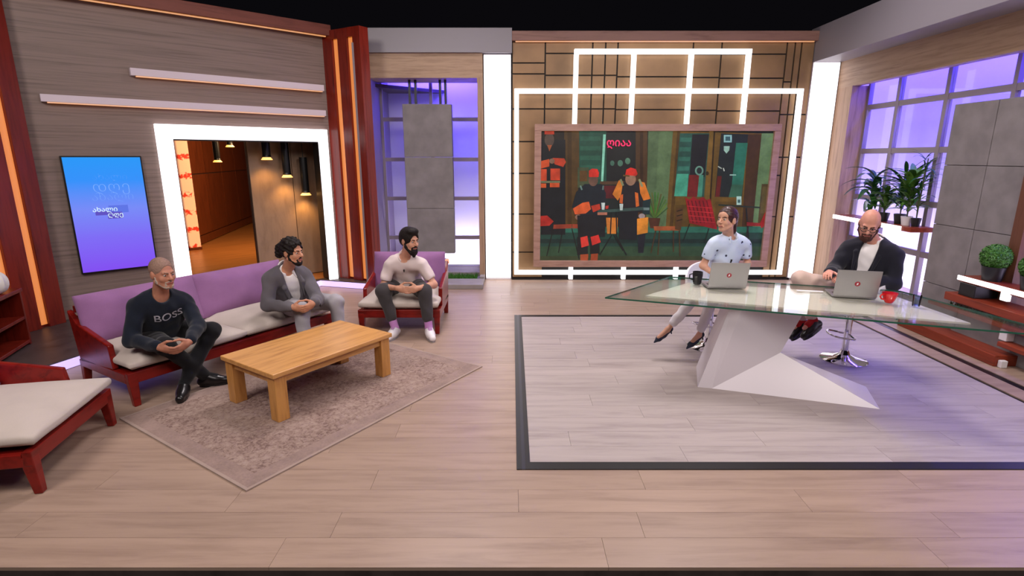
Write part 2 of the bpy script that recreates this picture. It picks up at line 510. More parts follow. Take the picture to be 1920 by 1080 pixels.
# ---- back wall with the bronze panels
BY = 8.50
wallB = struct('wall_back', MB().box(0.0, 4.42, BY, BY + 0.10, 0.0, 3.53), m_plain('panel_joint_black', lin(26, 18, 14), 0.6))
Xe = [0.0, 0.485, 1.173, 1.361, 1.54, 2.635, 3.049, 3.996, 4.113, 4.207, 4.40]
rowsets = {
    0: [3.53, 3.24, 3.09, 2.60, 2.13, 1.66, 1.04, 0.44, 0.03],
    1: [3.53, 3.37, 3.07, 2.60, 2.10],
    2: [3.53, 3.37, 3.07, 2.60, 2.10],
    3: [3.53, 3.07, 2.60, 2.10],
    4: [3.53, 3.37, 3.05, 2.59, 2.10],
    5: [3.53, 3.36, 3.04, 2.58, 2.10],
    6: [3.53, 3.36, 3.03, 2.57, 2.10],
    7: [3.53, 2.98, 2.52, 1.90, 1.63, 1.0, 0.03],
    8: [3.53, 2.52, 1.90, 0.03],
    9: [3.53, 2.52, 1.90, 1.0, 0.03],
}
# columns: 0 (0-1), 1 (1-2) ... column 7 is split between the wide panel and the strips at the edge
cols = [(0, 1, 0), (1, 2, 1), (2, 3, 2), (3, 4, 3), (4, 5, 4), (5, 6, 5), (6, 7, 6), (7, 8, 7), (8, 9, 8), (9, 10, 9)]
for a, b, rs in cols:
    r = rowsets[rs]
    for k in range(len(r) - 1):
        MB().box(Xe[a] + 0.011, Xe[b] - 0.011, BY - 0.022, BY, r[k + 1] + 0.010, r[k] - 0.010).build('panel', MAT['tile'], wallB)
bm_ = struct('trim_13', MB().box(0.0, 4.42, BY - 0.10, BY + 0.12, 3.53, 3.66), MAT['beamwood2'], bevel=0.005)
link('glow_strip', MB().box(0.05, 4.36, BY - 0.07, BY - 0.045, 3.517, 3.53).mesh('s'), MAT['amber'], bm_)
struct('baseboard_back', MB().box(0.0, 4.42, BY - 0.05, BY, 0.0, 0.03), MAT['black'])

# ---- window wall along the presenters' side
struct('trim_14', MB().box(4.40, 4.82, 2.6, 8.62, 3.25, 3.72), MAT['hdr'], bevel=0.004)
struct('trim_15', MB().box(4.80, 4.92, 2.6, 8.62, 2.88, 3.25), m_wood('pale_oak_lintel', lin(178, 149, 124), lin(146, 116, 94), (1.4, 1.0, 22), 0.5, 'Object', 0, 0.04))
struct('trim_16', MB().box(4.80, 5.06, 8.10, 8.62, 0.001, 2.88), MAT['palewood_v'])
struct('trim_17', MB().box(4.90, 5.30, 5.18, 5.30, 0.001, 2.88), m_wood('dark_post_wood', lin(104, 64, 48), lin(74, 42, 32), (12, 12, 1.0), 0.45))
struct('wall_window_back', MB().box(5.90, 5.96, 2.6, 9.0, 0.0, 3.6).box(5.06, 5.9, 8.62, 8.68, 0, 3.6), MAT['cyc'])
win2 = struct('window_2', MB().box(5.03, 5.09, 5.30, 8.10, 0.10, 0.20).box(5.03, 5.09, 8.06, 8.10, 0.2, 3.3), MAT['mull'])
struct('trim_18', MB().box(4.86, 5.12, 5.30, 8.10, 0.001, 0.10), MAT['curb'])
vz = [0.20, 0.70, 0.77, 1.31, 1.38, 1.95, 2.02, 2.55, 2.62, 3.3]
for z in ((0.70, 0.77), (1.31, 1.38), (1.95, 2.02), (2.55, 2.62)):
    MB().box(5.035, 5.085, 5.30, 8.06, z[0], z[1]).build('mullion', MAT['mull'], win2)
vy = [5.30, 5.73, 5.78, 6.60, 6.66, 7.43, 7.49, 8.06]
for k in (1, 3, 5):
    MB().box(5.03, 5.09, vy[k], vy[k + 1], 0.20, 3.3).build('mullion', MAT['mull'], win2)
for k in range(0, 8, 2):
    for j in range(0, 10, 2):
        MB().box(5.058, 5.062, vy[k], vy[k + 1], vz[j], vz[j + 1]).build('pane', MAT['glass'], win2)
# concrete slabs standing in front of the window
conc = struct('wall_concrete', MB().box(4.955, 5.02, 5.31, 6.335, 0.12, 2.46), MAT['curb'])
for (ya, yb) in ((5.31, 5.765), (5.772, 6.335)):
    for (za, zb) in ((0.12, 0.46), (0.466, 1.145), (1.151, 1.81), (1.816, 2.47)):
        MB().box(4.925, 4.955, ya, yb, za, zb).build('slab', MAT['concrete'], conc, bevel=0.003)
# ================================================================== LIGHT COLUMNS, FRAMES, BARS
t = thing('light_column', 'tall glowing white column beside the niche with the hanging concrete slab', 'light column', (-0.21, 8.5, 0))
MB().box(-0.205, 0.195, -0.02, 0.20, 0.0, 3.36).build('body', MAT['white'], t)
MB().box(-0.200, 0.190, -0.05, -0.02, 0.03, 3.34).build('light_panel', MAT['light'], t, bevel=0.004)
t = thing('light_column', 'tall glowing white column at the corner beside the potted plants window', 'light column', (4.58, 8.42, 0))
MB().box(-0.19, 0.21, 0.03, 0.18, 0.0, 3.25).build('body', MAT['mull'], t)
MB().box(-0.185, 0.19, 0.0, 0.03, 0.04, 3.24).build('light_panel', MAT['light'], t, bevel=0.004)

t = wplace(thing('light_frame', 'broad glowing white frame round the opening behind the sofa', 'light frame'))
fr = (('frame_side', (-1.96, -1.79, -0.06, 0.0, PZ + 0.001, 2.285)), ('frame_side', (0.02, 0.155, -0.06, 0.0, PZ + 0.001, 2.285)), ('frame_head', (-1.79, 0.02, -0.06, 0.0, 2.115, 2.285)))
for n_, b in fr:
    MB().box(*b).build(n_, MAT['framelight'], t, bevel=0.004)
MB().box(-1.80, -1.785, -0.03, 0.16, PZ + 0.001, 2.115).box(0.015, 0.03, -0.03, 0.16, PZ + 0.001, 2.115).box(-1.785, 0.015, -0.03, 0.16, 2.10, 2.115).build('inner_lining', MAT['blackplastic'], t)

for (u0, u1, z0, z1, lab) in ((-2.12, 0.15, 2.805, 2.885, 'shorter white light bar, the upper one on the wood wall'), (-2.95, 0.15, 2.47, 2.545, 'longer white light bar, the lower one on the wood wall')):
    t = wplace(thing('wall_light_bar', lab, 'light bar', group='light bars on the wood wall'))
    MB().box(u0, u1, -0.075, 0.0, z0, z1).build('bar', MAT['barwhite'], t, bevel=0.003)
    MB().box(u0 + 0.05, u1 - 0.02, -0.065, -0.02, z0 - 0.012, z0).build('amber_strip', MAT['amber'], t)

# pendant lamps in the hall
PEND = [(-0.58, 0.36, 1.90, 'dark pendant lamp, the highest hung in front of the grey partition'), (-0.31, 0.38, 1.65, 'dark pendant lamp, the middle one in front of the grey partition'), (-0.05, 0.40, 1.38, 'dark pendant lamp, the lowest hung at the edge of the opening'),
        (-0.48, 3.2, 1.85, 'dark pendant lamp deep in the hall before the brown panels'), (-0.20, 3.35, 2.12, 'small dark pendant lamp under the top of the opening deep in the hall')]
warmlamp = m_emit('warm_lamp_disc', (1.0, 0.48, 0.08, 1), 1.6)
for (u, y, z, lab) in PEND:
    p = wl(u, y, z)
    t = thing('pendant_lamp', lab, 'pendant lamp', p, 0, 'pendant lamps in the hall')
    MB().tube([(0, 0, 0.52), (0, 0, 0.02)], 0.055, 20).build('shade', MAT['blackplastic'], t, smooth=True)
    MB().lathe([(0.055, 0.03), (0.062, 0.004), (0.058, 0.001), (0.02, 0.006)], n=20).build('rim', MAT['blackplastic'], t, smooth=True)
    MB().tube([(0, 0, 0.52), (0, 0, 2.95 - z)], 0.006, 8).build('cable', MAT['blackplastic'], t)
    MB().lathe([(0.052, 0.0), (0.078, -0.034), (0.070, -0.038), (0.01, -0.012)], n=20).build('diffuser', warmlamp, t, smooth=True)
    l = bpy.data.lights.new('pendant_light', 'SPOT')
    l.energy = 14 if y < 1 else 30
    l.color = (1.0, 0.50, 0.12)
    l.spot_size = math.radians(120)
    l.spot_blend = 0.8
    l.shadow_soft_size = 0.05
    lo = bpy.data.objects.new('pendant_light', l)
    COL.objects.link(lo)
    lo.parent = t
    lo.location = (0, 0, -0.06)
# floral column in the hall; a slight glow is set in its print
fm, nt, bs = base_mat('floral_glow_print')
tc = nd(nt, 'ShaderNodeTexCoord')
wv = nd(nt, 'ShaderNodeTexWave', i_Scale=0.9, i_Distortion=1.5, i_Detail=2.0)
wv.bands_direction = 'Z'
nz = nd(nt, 'ShaderNodeTexNoise', i_Scale=16.0, i_Detail=3.0)
nt.links.new(tc.outputs['Object'], wv.inputs['Vector'])
nt.links.new(tc.outputs['Object'], nz.inputs['Vector'])
mm = nd(nt, 'ShaderNodeMath', operation='MULTIPLY')
nt.links.new(wv.outputs['Fac'], mm.inputs[0])
nt.links.new(nz.outputs['Fac'], mm.inputs[1])
rr = ramp(nt, mm.outputs[0], [(0.40, lin(246, 184, 140)), (0.50, lin(206, 50, 24))])
nt.links.new(rr.outputs[0], bs.inputs['Base Color'])
nt.links.new(rr.outputs[0], bs.inputs['Emission Color'])
bs.inputs['Emission Strength'].default_value = 0.55
t = wplace(thing('floral_column', 'narrow peach column with red blossom bands in the hall', 'column'))
MB().box(-0.88, -0.68, 4.30, 4.45, PZ + 0.001, 2.95).build('shaft', fm, t, bevel=0.01)
MB().box(-0.89, -0.67, 4.29, 4.46, PZ + 0.001, 0.16).build('base', hp, t)

# LED frame lines on the back wall
t = thing('neon_frame', 'glowing white grid frame round the big video screen', 'light frame', (0, 8.42, 0))
def bar(x0, x1, z0, z1, n_):
    MB().box(x0, x1, -0.035, 0.035, z0, z1).build(n_, MAT['tubelight'], t, bevel=0.006)
w_ = 0.033
bar(0.035, 4.27, 2.845 - w_, 2.845 + w_, 'cross_tube')
bar(0.90, 3.46, 3.385 - w_, 3.385 + w_, 'top_tube')
for x in (0.93, 1.765, 2.595, 3.425):
    bar(x - w_, x + w_, 2.36, 2.812, 'upright_tube')
    bar(x - w_, x + w_, 2.878, 3.352, 'upright_tube')
bar(0.035, 0.035 + 2 * w_, 0.16, 2.812, 'side_tube')
bar(4.27 - 2 * w_, 4.27, 0.16, 2.812, 'side_tube')
bar(0.035, 4.27, 0.095, 0.16, 'bottom_tube')
for x in (0.93, 1.765, 2.595, 3.425):
    bar(x - w_, x + w_, 0.02, 0.095, 'stub_tube')
    bar(x - w_, x + w_, 0.16, 0.24, 'stub_tube')

# ================================================================== hanging slab, grass
t = thing('hanging_slab', 'tall grey concrete slab hung on rods in the niche', 'slab', (-1.285, 8.66, 0))
for (za, zb) in ((0.40, 1.112), (1.116, 1.90), (1.904, 2.68)):
    MB().box(-0.37, 0.37, -0.07, 0.07, za, zb).build('slab_block', MAT['concrete'], t, bevel=0.006)
for x in (-0.26, -0.17, 0.20, 0.28):
    MB().box(x - 0.018, x + 0.018, -0.02, 0.02, 2.68, 3.30).build('rod', m_plain('dark_rod', lin(24, 22, 40), 0.4), t)

def grass(name, label, cat, x0, x1, y0, y1, z, n, h, mat, seed):
    rng = random.Random(seed)
    mb = MB()
    for i in range(n):
        x, y = rng.uniform(x0, x1), rng.uniform(y0, y1)
        a = rng.uniform(0, 6.28)
        l = h * rng.uniform(0.6, 1.3)
        dx, dy = math.cos(a) * 0.006, math.sin(a) * 0.006
        tx, ty = rng.uniform(-0.03, 0.03), rng.uniform(-0.03, 0.03)
        mb.add([(x - dx, y - dy, z), (x + dx, y + dy, z), (x + tx, y + ty, z + l)], [(0, 1, 2)])
    o = mb.build(name, mat)
    return tag(o, label, cat, kind='stuff')
MAT['grass'] = m_plain('grass_green', lin(62, 120, 34), 0.6, 0, 0.4, 30)
MAT['darkgrass'] = m_plain('dark_grass_green', lin(44, 84, 40), 0.6, 0, 0.4, 30)
grass('turf_strip', 'bright green turf strip along the foot of the niche', 'grass', -2.06, -0.55, 8.24, 8.58, 0.03, 2600, 0.06, MAT['grass'], 1)
grass('turf_strip', 'dark green turf strip below the potted plants window', 'grass', 4.60, 4.84, 5.95, 8.0, 0.001, 2200, 0.08, MAT['darkgrass'], 2)
# ================================================================== FURNITURE
MAT['purple'] = m_fabric('purple_upholstery', lin(144, 101, 146))
MAT['cream'] = m_fabric('cream_upholstery', lin(192, 180, 172), 0.06)
MAT['oak'] = m_wood('honey_oak', lin(204, 150, 88), lin(166, 112, 58), (1.2, 12, 12), 0.32, 'Object', 0.04, 0.03)

def cushion(w, d, h, sub=10, puff=0.35, sag=0.0, corner=4.0):
    """soft box: superellipsoid-like cushion centred at the origin, w x d x h"""
    bm = bmesh.new()
    bmesh.ops.create_cube(bm, size=2.0)
    bmesh.ops.subdivide_edges(bm, edges=bm.edges[:], cuts=sub, use_grid_fill=True)
    for v in bm.verts:
        x, y, z = v.co
        # round the box
        n_ = (abs(x) ** corner + abs(y) ** corner) ** (1 / corner)
        edge = max(0.0, min(1.0, max(abs(x), abs(y))))
        zz = z * (1 - 0.55 * edge ** 5) * (1 + puff * (1 - x * x) * (1 - y * y))
        k = 1 - 0.06 * abs(z) ** 3
        nz_ = mnoise.noise(Vector((x * 2.1, y * 2.1, z * 2 + w * 7))) * 0.06
        v.co = (x * k * w / 2, y * k * d / 2, (zz + nz_) * h / 2 - sag * (1 - x * x) * (1 - y * y))
    me = bpy.data.meshes.new('cushion')
    bm.to_mesh(me)
    bm.free()
    me.polygons.foreach_set('use_smooth', [True] * len(me.polygons))
    return me

def lounge_seat(name, label, cat, loc, rz, width, n_seat, n_back, group):
    """wooden framed lounge chair or sofa; local x along the front, y to the back"""
    t = thing(name, label, cat, loc, rz, group)
    D = 0.84
    wood = MAT['chairwood']
    for x in (0.0, width):
        s = 1 if x == 0 else -1
        for (y, lean) in ((0.03, -0.02), (D - 0.05, 0.05)):
            xi = x + s * 0.035
            mb = MB()
            mb.add([(xi - 0.024, y - 0.022 + lean, 0), (xi + 0.024, y - 0.022 + lean, 0), (xi + 0.024, y + 0.022 + lean, 0), (xi - 0.024, y + 0.022 + lean, 0),
                    (xi - 0.035, y - 0.035, 0.24), (xi + 0.035, y - 0.035, 0.24), (xi + 0.035, y + 0.035, 0.24), (xi - 0.035, y + 0.035, 0.24)],
                   [(0, 3, 2, 1), (4, 5, 6, 7), (0, 1, 5, 4), (1, 2, 6, 5), (2, 3, 7, 6), (3, 0, 4, 7)])
            mb.build('leg', wood, t, bevel=0.006)
        # arm: a sloping side panel with a front post
        x0, x1 = (x, x + 0.045) if s == 1 else (x - 0.045, x)
        MB().xprism([(0.22, 0.265), (D - 0.04, 0.22), (D + 0.05, 0.66), (0.74, 0.555), (0.25, 0.46)], x0, x1).build('arm', wood, t, bevel=0.010)
    MB().box(0.0, width, -0.005, 0.045, 0.185, 0.275).build('front_rail', wood, t, bevel=0.006)
    MB().box(0.045, width - 0.045, D - 0.09, D - 0.045, 0.17, 0.26).build('rear_rail', wood, t, bevel=0.006)
    for x in (0.0, width - 0.045):
        MB().box(x, x + 0.045, 0.046, D - 0.046, 0.18, 0.262).build('side_rail', wood, t, bevel=0.006)
    for k in range(5):
        z = 0.33 + k * 0.082
        y = D - 0.055 + k * 0.022
        MB().box(0.045, width - 0.045, y - 0.012, y + 0.012, z - 0.03, z + 0.03).build('back_slat', wood, t, bevel=0.005)
    MB().box(0.05, width - 0.05, 0.05, D - 0.10, 0.235, 0.262).build('seat_board', wood, t)
    cw = (width - 0.03) / n_seat
    for k in range(n_seat):
        o = link('seat_cushion', cushion(cw + 0.004, 0.74, 0.155, 10, 0.22), MAT['cream'], t)
        o.location = (0.015 + cw * (k + 0.5), 0.345, 0.335)
    bw = (width - 0.06) / n_back
    for k in range(n_back):
        o = link('back_cushion', cushion(bw + 0.015, 0.44, 0.17, 10, 0.32), MAT['purple'], t)
        o.rotation_euler = (math.radians(74), 0, 0)
        o.location = (0.03 + bw * (k + 0.5), 0.725, 0.575)
    return t

SA = math.radians(59)
lounge_seat('sofa', 'long purple and cream sofa with red wooden frame', 'sofa', (-2.96, 3.90, 0), SA, 1.98, 2, 2, 'red wood lounge seating')
lounge_seat('armchair', 'purple and cream armchair under the bearded man in the polo shirt', 'armchair', (-1.69, 5.72, 0), math.radians(0), 0.90, 1, 1, 'red wood lounge seating')
lounge_seat('armchair', 'empty armchair with cream seat and red wooden arms at the corner of the rug', 'armchair', (-2.735, 2.77, 0), math.radians(101.5), 0.90, 1, 1, 'red wood lounge seating')

# coffee table
CA = math.atan2(0.83, 0.56)
t = thing('coffee_table', 'low honey oak coffee table on the patterned rug', 'table', (-1.70, 3.60, 0.009), CA)
TL, TW, TH = 1.15, 0.70, 0.395
MB().box(0, TL, 0, TW, TH - 0.045, TH - 0.009).build('tabletop', MAT['oak'], t, bevel=0.005)
legw = m_wood('honey_oak_leg', lin(200, 144, 78), lin(164, 108, 52), (12, 12, 1.2), 0.35, 'Object', 0.04, 0.03)
for x in (0.02, TL - 0.115):
    for y in (0.02, TW - 0.115):
        MB().box(x, x + 0.095, y, y + 0.095, 0, TH - 0.045).build('leg', legw, t, bevel=0.004)
for (x0, x1, y0, y1) in ((0.115, TL - 0.115, 0.04, 0.065), (0.115, TL - 0.115, TW - 0.065, TW - 0.04), (0.04, 0.065, 0.115, TW - 0.115), (TL - 0.065, TL - 0.04, 0.115, TW - 0.115)):
    MB().box(x0, x1, y0, y1, TH - 0.105, TH - 0.045).build('apron', MAT['oak'], t)

# rug
rm, nt, bs = base_mat('vintage_rug')
bs.inputs['Roughness'].default_value = 0.95
bs.inputs['Specular IOR Level'].default_value = 0.1
tc = nd(nt, 'ShaderNodeTexCoord')
vo = nd(nt, 'ShaderNodeTexVoronoi', i_Scale=17.0)
vo.feature = 'DISTANCE_TO_EDGE'
n1 = nd(nt, 'ShaderNodeTexNoise', i_Scale=34.0, i_Detail=6.0, i_Roughness=0.7, i_Distortion=1.2)
n2 = nd(nt, 'ShaderNodeTexNoise', i_Scale=3.2, i_Detail=3.0)
for x in (vo, n1, n2): nt.links.new(tc.outputs['Object'], x.inputs['Vector'])
s1 = nd(nt, 'ShaderNodeMath', operation='MULTIPLY_ADD')
s1.inputs[1].default_value = 0.35
nt.links.new(vo.outputs['Distance'], s1.inputs[0])
nt.links.new(n1.outputs['Fac'], s1.inputs[2])
s2 = nd(nt, 'ShaderNodeMath', operation='MULTIPLY_ADD')
s2.inputs[1].default_value = 0.45
nt.links.new(n2.outputs['Fac'], s2.inputs[0])
nt.links.new(s1.outputs[0], s2.inputs[2])
rr = ramp(nt, s2.outputs[0], [(0.60, lin(112, 90, 84)), (0.76, lin(148, 126, 117)), (0.95, lin(164, 144, 134))])
nt.links.new(rr.outputs[0], bs.inputs['Base Color'])
bump(nt, bs, n1.outputs['Fac'], 0.3, 0.004)
rb = m_fabric('rug_border_wool', lin(140, 118, 110), 0.24, 70)
RL = Vector((-2.93, 3.71, 0))
t = thing('rug', 'worn taupe vintage rug under the coffee table', 'rug', (-1.55, 2.80, 0.001), math.atan2(0.836, 0.549))
MB().box(0.13, 2.32 - 0.13, 0.13, 1.65 - 0.13, 0, 0.008).build('rug_field', rm, t)
MB().box(0.02, 2.30, 0.02, 0.13, 0, 0.0078).box(0.02, 2.30, 1.52, 1.63, 0, 0.0078).box(0.02, 0.13, 0.13, 1.52, 0, 0.0078).box(2.19, 2.30, 0.13, 1.52, 0, 0.0078).build('rug_border', rb, t)
MB().box(0.0, 2.32, 0.0, 0.02, 0, 0.009).box(0.0, 2.32, 1.63, 1.65, 0, 0.009).box(0.0, 0.02, 0.02, 1.63, 0, 0.009).box(2.30, 2.32, 0.02, 1.63, 0, 0.009).build('rug_binding', m_fabric('rug_binding_wool', lin(158, 138, 128), 0.12), t)

# ---- presenters' desk
t = thing('presenter_desk', 'glass topped presenter desk on a white faceted pedestal', 'desk', (2.2, 4.2, 0))
off = Vector((-2.2, -4.2, 0))
gp_ = [(0.78, 4.39), (3.66, 3.35), (3.40, 4.62), (1.55, 5.20)]
deskglass = m_glass('desk_glass', (0.965, 0.985, 0.975, 1), 0.42)
edge_m = m_plain('green_glass_edge', lin(44, 92, 74), 0.15)
sh = lambda P: [(p[0] - 2.2, p[1] - 4.2) for p in P]
MB().prism(sh(gp_), 0.752, 0.762).build('glass_top', deskglass, t)
mb = MB()
for i in range(4):
    a, b = Vector(sh(gp_)[i] + (0,)), Vector(sh(gp_)[(i + 1) % 4] + (0,))
    d_ = (b - a).normalized()
    n_ = Vector((d_.y, -d_.x, 0))
    mb.obox((a + b) / 2 + n_ * 0.0015 + Vector((0, 0, 0.757)), ((b - a).length, 0.003, 0.012), Matrix((d_, n_, Vector((0, 0, 1)))).transposed())
mb.build('glass_edge', edge_m, t)
cp = [(1.14, 4.49), (3.27, 3.70), (3.26, 4.50), (1.66, 4.98)]
MB().prism(sh(cp), 0.738, 0.751).build('underlay_panel', m_plain('cream_underlay', lin(236, 224, 212), 0.5), t)
V = {k: Vector(v) + off for k, v in dict(
    B=(1.578, 4.285, 0), Bq=(1.69, 4.26, 0), C=(2.255, 4.30, 0.306), D=(2.856, 3.873, 0), E=(3.017, 4.296, 0),
    A=(1.836, 4.36, 0.737), Aq=(1.905, 4.30, 0.737), T=(2.44, 4.30, 0.737), Tb=(2.50, 4.62, 0.737), Ab=(1.90, 4.66, 0.737), Bb=(1.72, 4.75, 0), Cb=(2.45, 4.78, 0)).items()}
ks = list(V)
ped = MB()
def face(*n_): return tuple(ks.index(k) for k in n_)
ped.add([V[k] for k in ks], [face('B', 'Bq', 'Aq', 'A'), face('Bq', 'C', 'T', 'Aq'), face('Bq', 'D', 'C'), face('C', 'D', 'E'), face('C', 'E', 'Cb', 'T'), face('T', 'Cb', 'Tb'), face('Tb', 'Cb', 'Bb', 'Ab'), face('Ab', 'Bb', 'B', 'A'), face('A', 'Aq', 'T', 'Tb', 'Ab'), face('Bq', 'B', 'Bb', 'Cb', 'E', 'D')])
# a quad that is not flat is split so each facet keeps its crease
me = ped.mesh('pedestal')
bm = bmesh.new()
bm.from_mesh(me)
bmesh.ops.triangulate(bm, faces=bm.faces[:])
bm.to_mesh(me)
bm.free()
link('pedestal', me, m_plain('white_lacquer', lin(214, 206, 214), 0.32), t)

# ---- bar chairs
def bar_chair(loc, face_ang, label, seat_z):
    t = thing('bar_chair', label, 'chair', loc, face_ang, 'white bar chairs at the desk')
    wl_ = m_plain('white_leatherette', lin(232, 228, 230), 0.4)
    MB().lathe([(0.205, 0.0), (0.205, 0.008), (0.19, 0.018), (0.10, 0.034), (0.05, 0.06), (0.036, 0.10)], n=36).build('base', MAT['chrome'], t, smooth=True)
    MB().tube([(0, 0, 0.09), (0, 0, seat_z - 0.12)], 0.030, 20).build('pole', MAT['chrome'], t, smooth=True)
    MB().tube([(0, 0, seat_z - 0.14), (0, 0, seat_z - 0.06)], [0.034, 0.06], 20).build('collar', MAT['chrome'], t, smooth=True)
    pts = [(0.03, 0, 0.27)] + [(0.11 + 0.08 * math.sin(a), -0.17 * math.cos(a), 0.25) for a in [k * math.pi / 10 for k in range(11)]] + [(0.03, 0, 0.27)]
    MB().tube([(0.17 * math.cos(a), 0.17 * math.sin(a), 0.26) for a in [(-1.15 + k * 0.23) for k in range(11)]], 0.010, 10).tube([(0, 0.02, 0.26), (0.07, 0.155, 0.26)], 0.009, 8).tube([(0, -0.02, 0.26), (0.07, -0.155, 0.26)], 0.009, 8).build('footrest', MAT['chrome'], t, smooth=True)
    o = link('seat', cushion(0.42, 0.42, 0.11, 8, 0.15), wl_, t)
    o.location = (0.0, 0, seat_z - 0.045)
    # wrap-round back shell
    mb = MB()
    n = 24
    v = []
    for k in range(n + 1):
        a = math.radians(75 + 210 * k / n)
        hgt = 0.30 * (0.35 + 0.65 * math.sin(math.pi * k / n) ** 0.5) 
        for (r, z) in ((0.215, -0.07), (0.275, hgt), (0.25, hgt), (0.190, -0.05)):
            v.append((r * math.cos(a), r * math.sin(a), seat_z + z))
    f = []
    for k in range(n):
        for j in range(4):
            f.append((k * 4 + j, k * 4 + (j + 1) % 4, (k + 1) * 4 + (j + 1) % 4, (k + 1) * 4 + j))
    f += [(0, 1, 2, 3), (n * 4 + 3, n * 4 + 2, n * 4 + 1, n * 4)]
    mb.add(v, f).build('back_shell', wl_, t, bevel=0.006, smooth=True)
    return t
bar_chair((2.02, 5.30, 0), math.radians(-115), 'white bar chair with chrome foot under the woman presenter', 0.56)
bar_chair((3.20, 4.93, 0), math.radians(-165), 'white bar chair with chrome foot under the bald presenter', 0.58)

# ---- laptops
def laptop(loc, ang, label, w=0.335, d=0.235, tilt=12):
    """local x along the hinge, y away from the viewer side; the lid's back shows to -y"""
    t = thing('laptop', label, 'laptop', loc, ang, 'laptops on the desk')
    al = m_plain('grey_aluminium', lin(150, 145, 146), 0.4, 0.55)
    b = MB().box(-w / 2, w / 2, 0.005, d, 0.0, 0.014).build('base', al, t, bevel=0.004)
    MB().box(-w / 2 + 0.025, w / 2 - 0.025, 0.04, 0.13, 0.014, 0.016).build('keyboard', MAT['blackplastic'], b)
    M = Matrix.Rotation(math.radians(tilt), 3, 'X')
    lid = MB().obox(M @ Vector((0, 0, d / 2)) + Vector((0, 0, 0.012)), (w, 0.007, d), M).build('lid', al, t, bevel=0.003)
    c = M @ Vector((0, -0.0042, d * 0.50)) + Vector((0, 0, 0.012))
    R4 = Matrix.Rotation(math.radians(tilt + 90), 3, 'X')
    o = MB().tube([(0, 0, -0.0006), (0, 0, 0.0006)], 0.021, 28).build('emblem', m_plain('emblem_red', lin(150, 18, 40), 0.4), lid)
    o.location = c
    o.rotation_euler = R4.to_euler()
    q = MB().prism([(-0.006, -0.012), (0.005, -0.005), (0.006, 0.012), (-0.005, 0.005)], 0.0008, 0.0014).build('emblem_mark', m_plain('emblem_white', lin(240, 235, 238), 0.4), lid)
    q.location = c
    q.rotation_euler = R4.to_euler()
    MB().obox(M @ Vector((0, 0.0045, d * 0.52)) + Vector((0, 0, 0.012)), (w - 0.02, 0.001, d - 0.03), M).build('display', m_emit('laptop_display', lin(150, 170, 210), 0.5, (0.05, 0.05, 0.05, 1)), lid)
    return t
laptop((1.915, 4.70, 0.7625), math.radians(-3), 'grey laptop open in front of the woman presenter')
laptop((2.845, 4.365, 0.7625), math.radians(-15), 'grey laptop open in front of the bald presenter', 0.325)

# ---- cups
t = thing('black_mug', 'black tapered mug beside the woman presenter', 'mug', (1.705, 4.87, 0.7625))
MB().lathe([(0.030, 0.0), (0.034, 0.004), (0.047, 0.085), (0.046, 0.118), (0.041, 0.118), (0.040, 0.02), (0.005, 0.016)], n=10).build('mug_body', MAT['blackplastic'], t, bevel=0.001)
MB().tube([(-0.042, 0, 0.10), (-0.072, 0, 0.092), (-0.074, 0, 0.055), (-0.040, 0, 0.042)], 0.006, 8).build('handle', MAT['blackplastic'], t, smooth=True)
redc = m_plain('red_glaze', lin(206, 16, 20), 0.18, coat=0.4)
t = thing('red_cup', 'red coffee cup with white inside on the desk', 'cup', (3.03, 4.215, 0.7625))
MB().lathe([(0.024, 0.0), (0.028, 0.003), (0.040, 0.025), (0.052, 0.062), (0.056, 0.082), (0.0535, 0.082)], n=32).build('cup_body', redc, t, smooth=True)
MB().lathe([(0.0534, 0.0815), (0.049, 0.060), (0.036, 0.024), (0.004, 0.010)], n=32).build('cup_lining', m_plain('white_glaze', lin(240, 234, 236), 0.25), t, smooth=True)
MB().tube([(-0.050, -0.01, 0.070), (-0.074, -0.012, 0.072), (-0.085, -0.014, 0.055), (-0.072, -0.012, 0.036), (-0.045, -0.01, 0.030)], 0.0065, 10).build('handle', redc, t, smooth=True)
t = tag(MB().box(-0.105, 0.105, -0.015, 0.015, 0, 0.004).build('document', m_plain('white_paper', lin(236, 232, 232), 0.7)), 'white folded paper sheet lying beside the grey laptop of the bald presenter', 'paper')
t.location = (2.60, 4.60, 0.7625)
t.rotation_euler = (0, 0, math.radians(-12))

t = thing('drinking_tumbler', 'small clear water tumbler near the pointed end of the desk', 'tumbler', (3.178, 4.118, 0.7625))
MB().lathe([(0.026, 0.0), (0.031, 0.088), (0.0295, 0.088), (0.0245, 0.006), (0.002, 0.005)], n=24).build('tumbler', m_glass('tumbler_glass', (0.86, 0.90, 0.96, 1), 1.0), t, smooth=True)
MB().lathe([(0.0242, 0.007), (0.0275, 0.055), (0.002, 0.055)], n=24).build('water', m_glass('water_clear', (0.84, 0.90, 0.97, 1), 0.8), t, smooth=True)

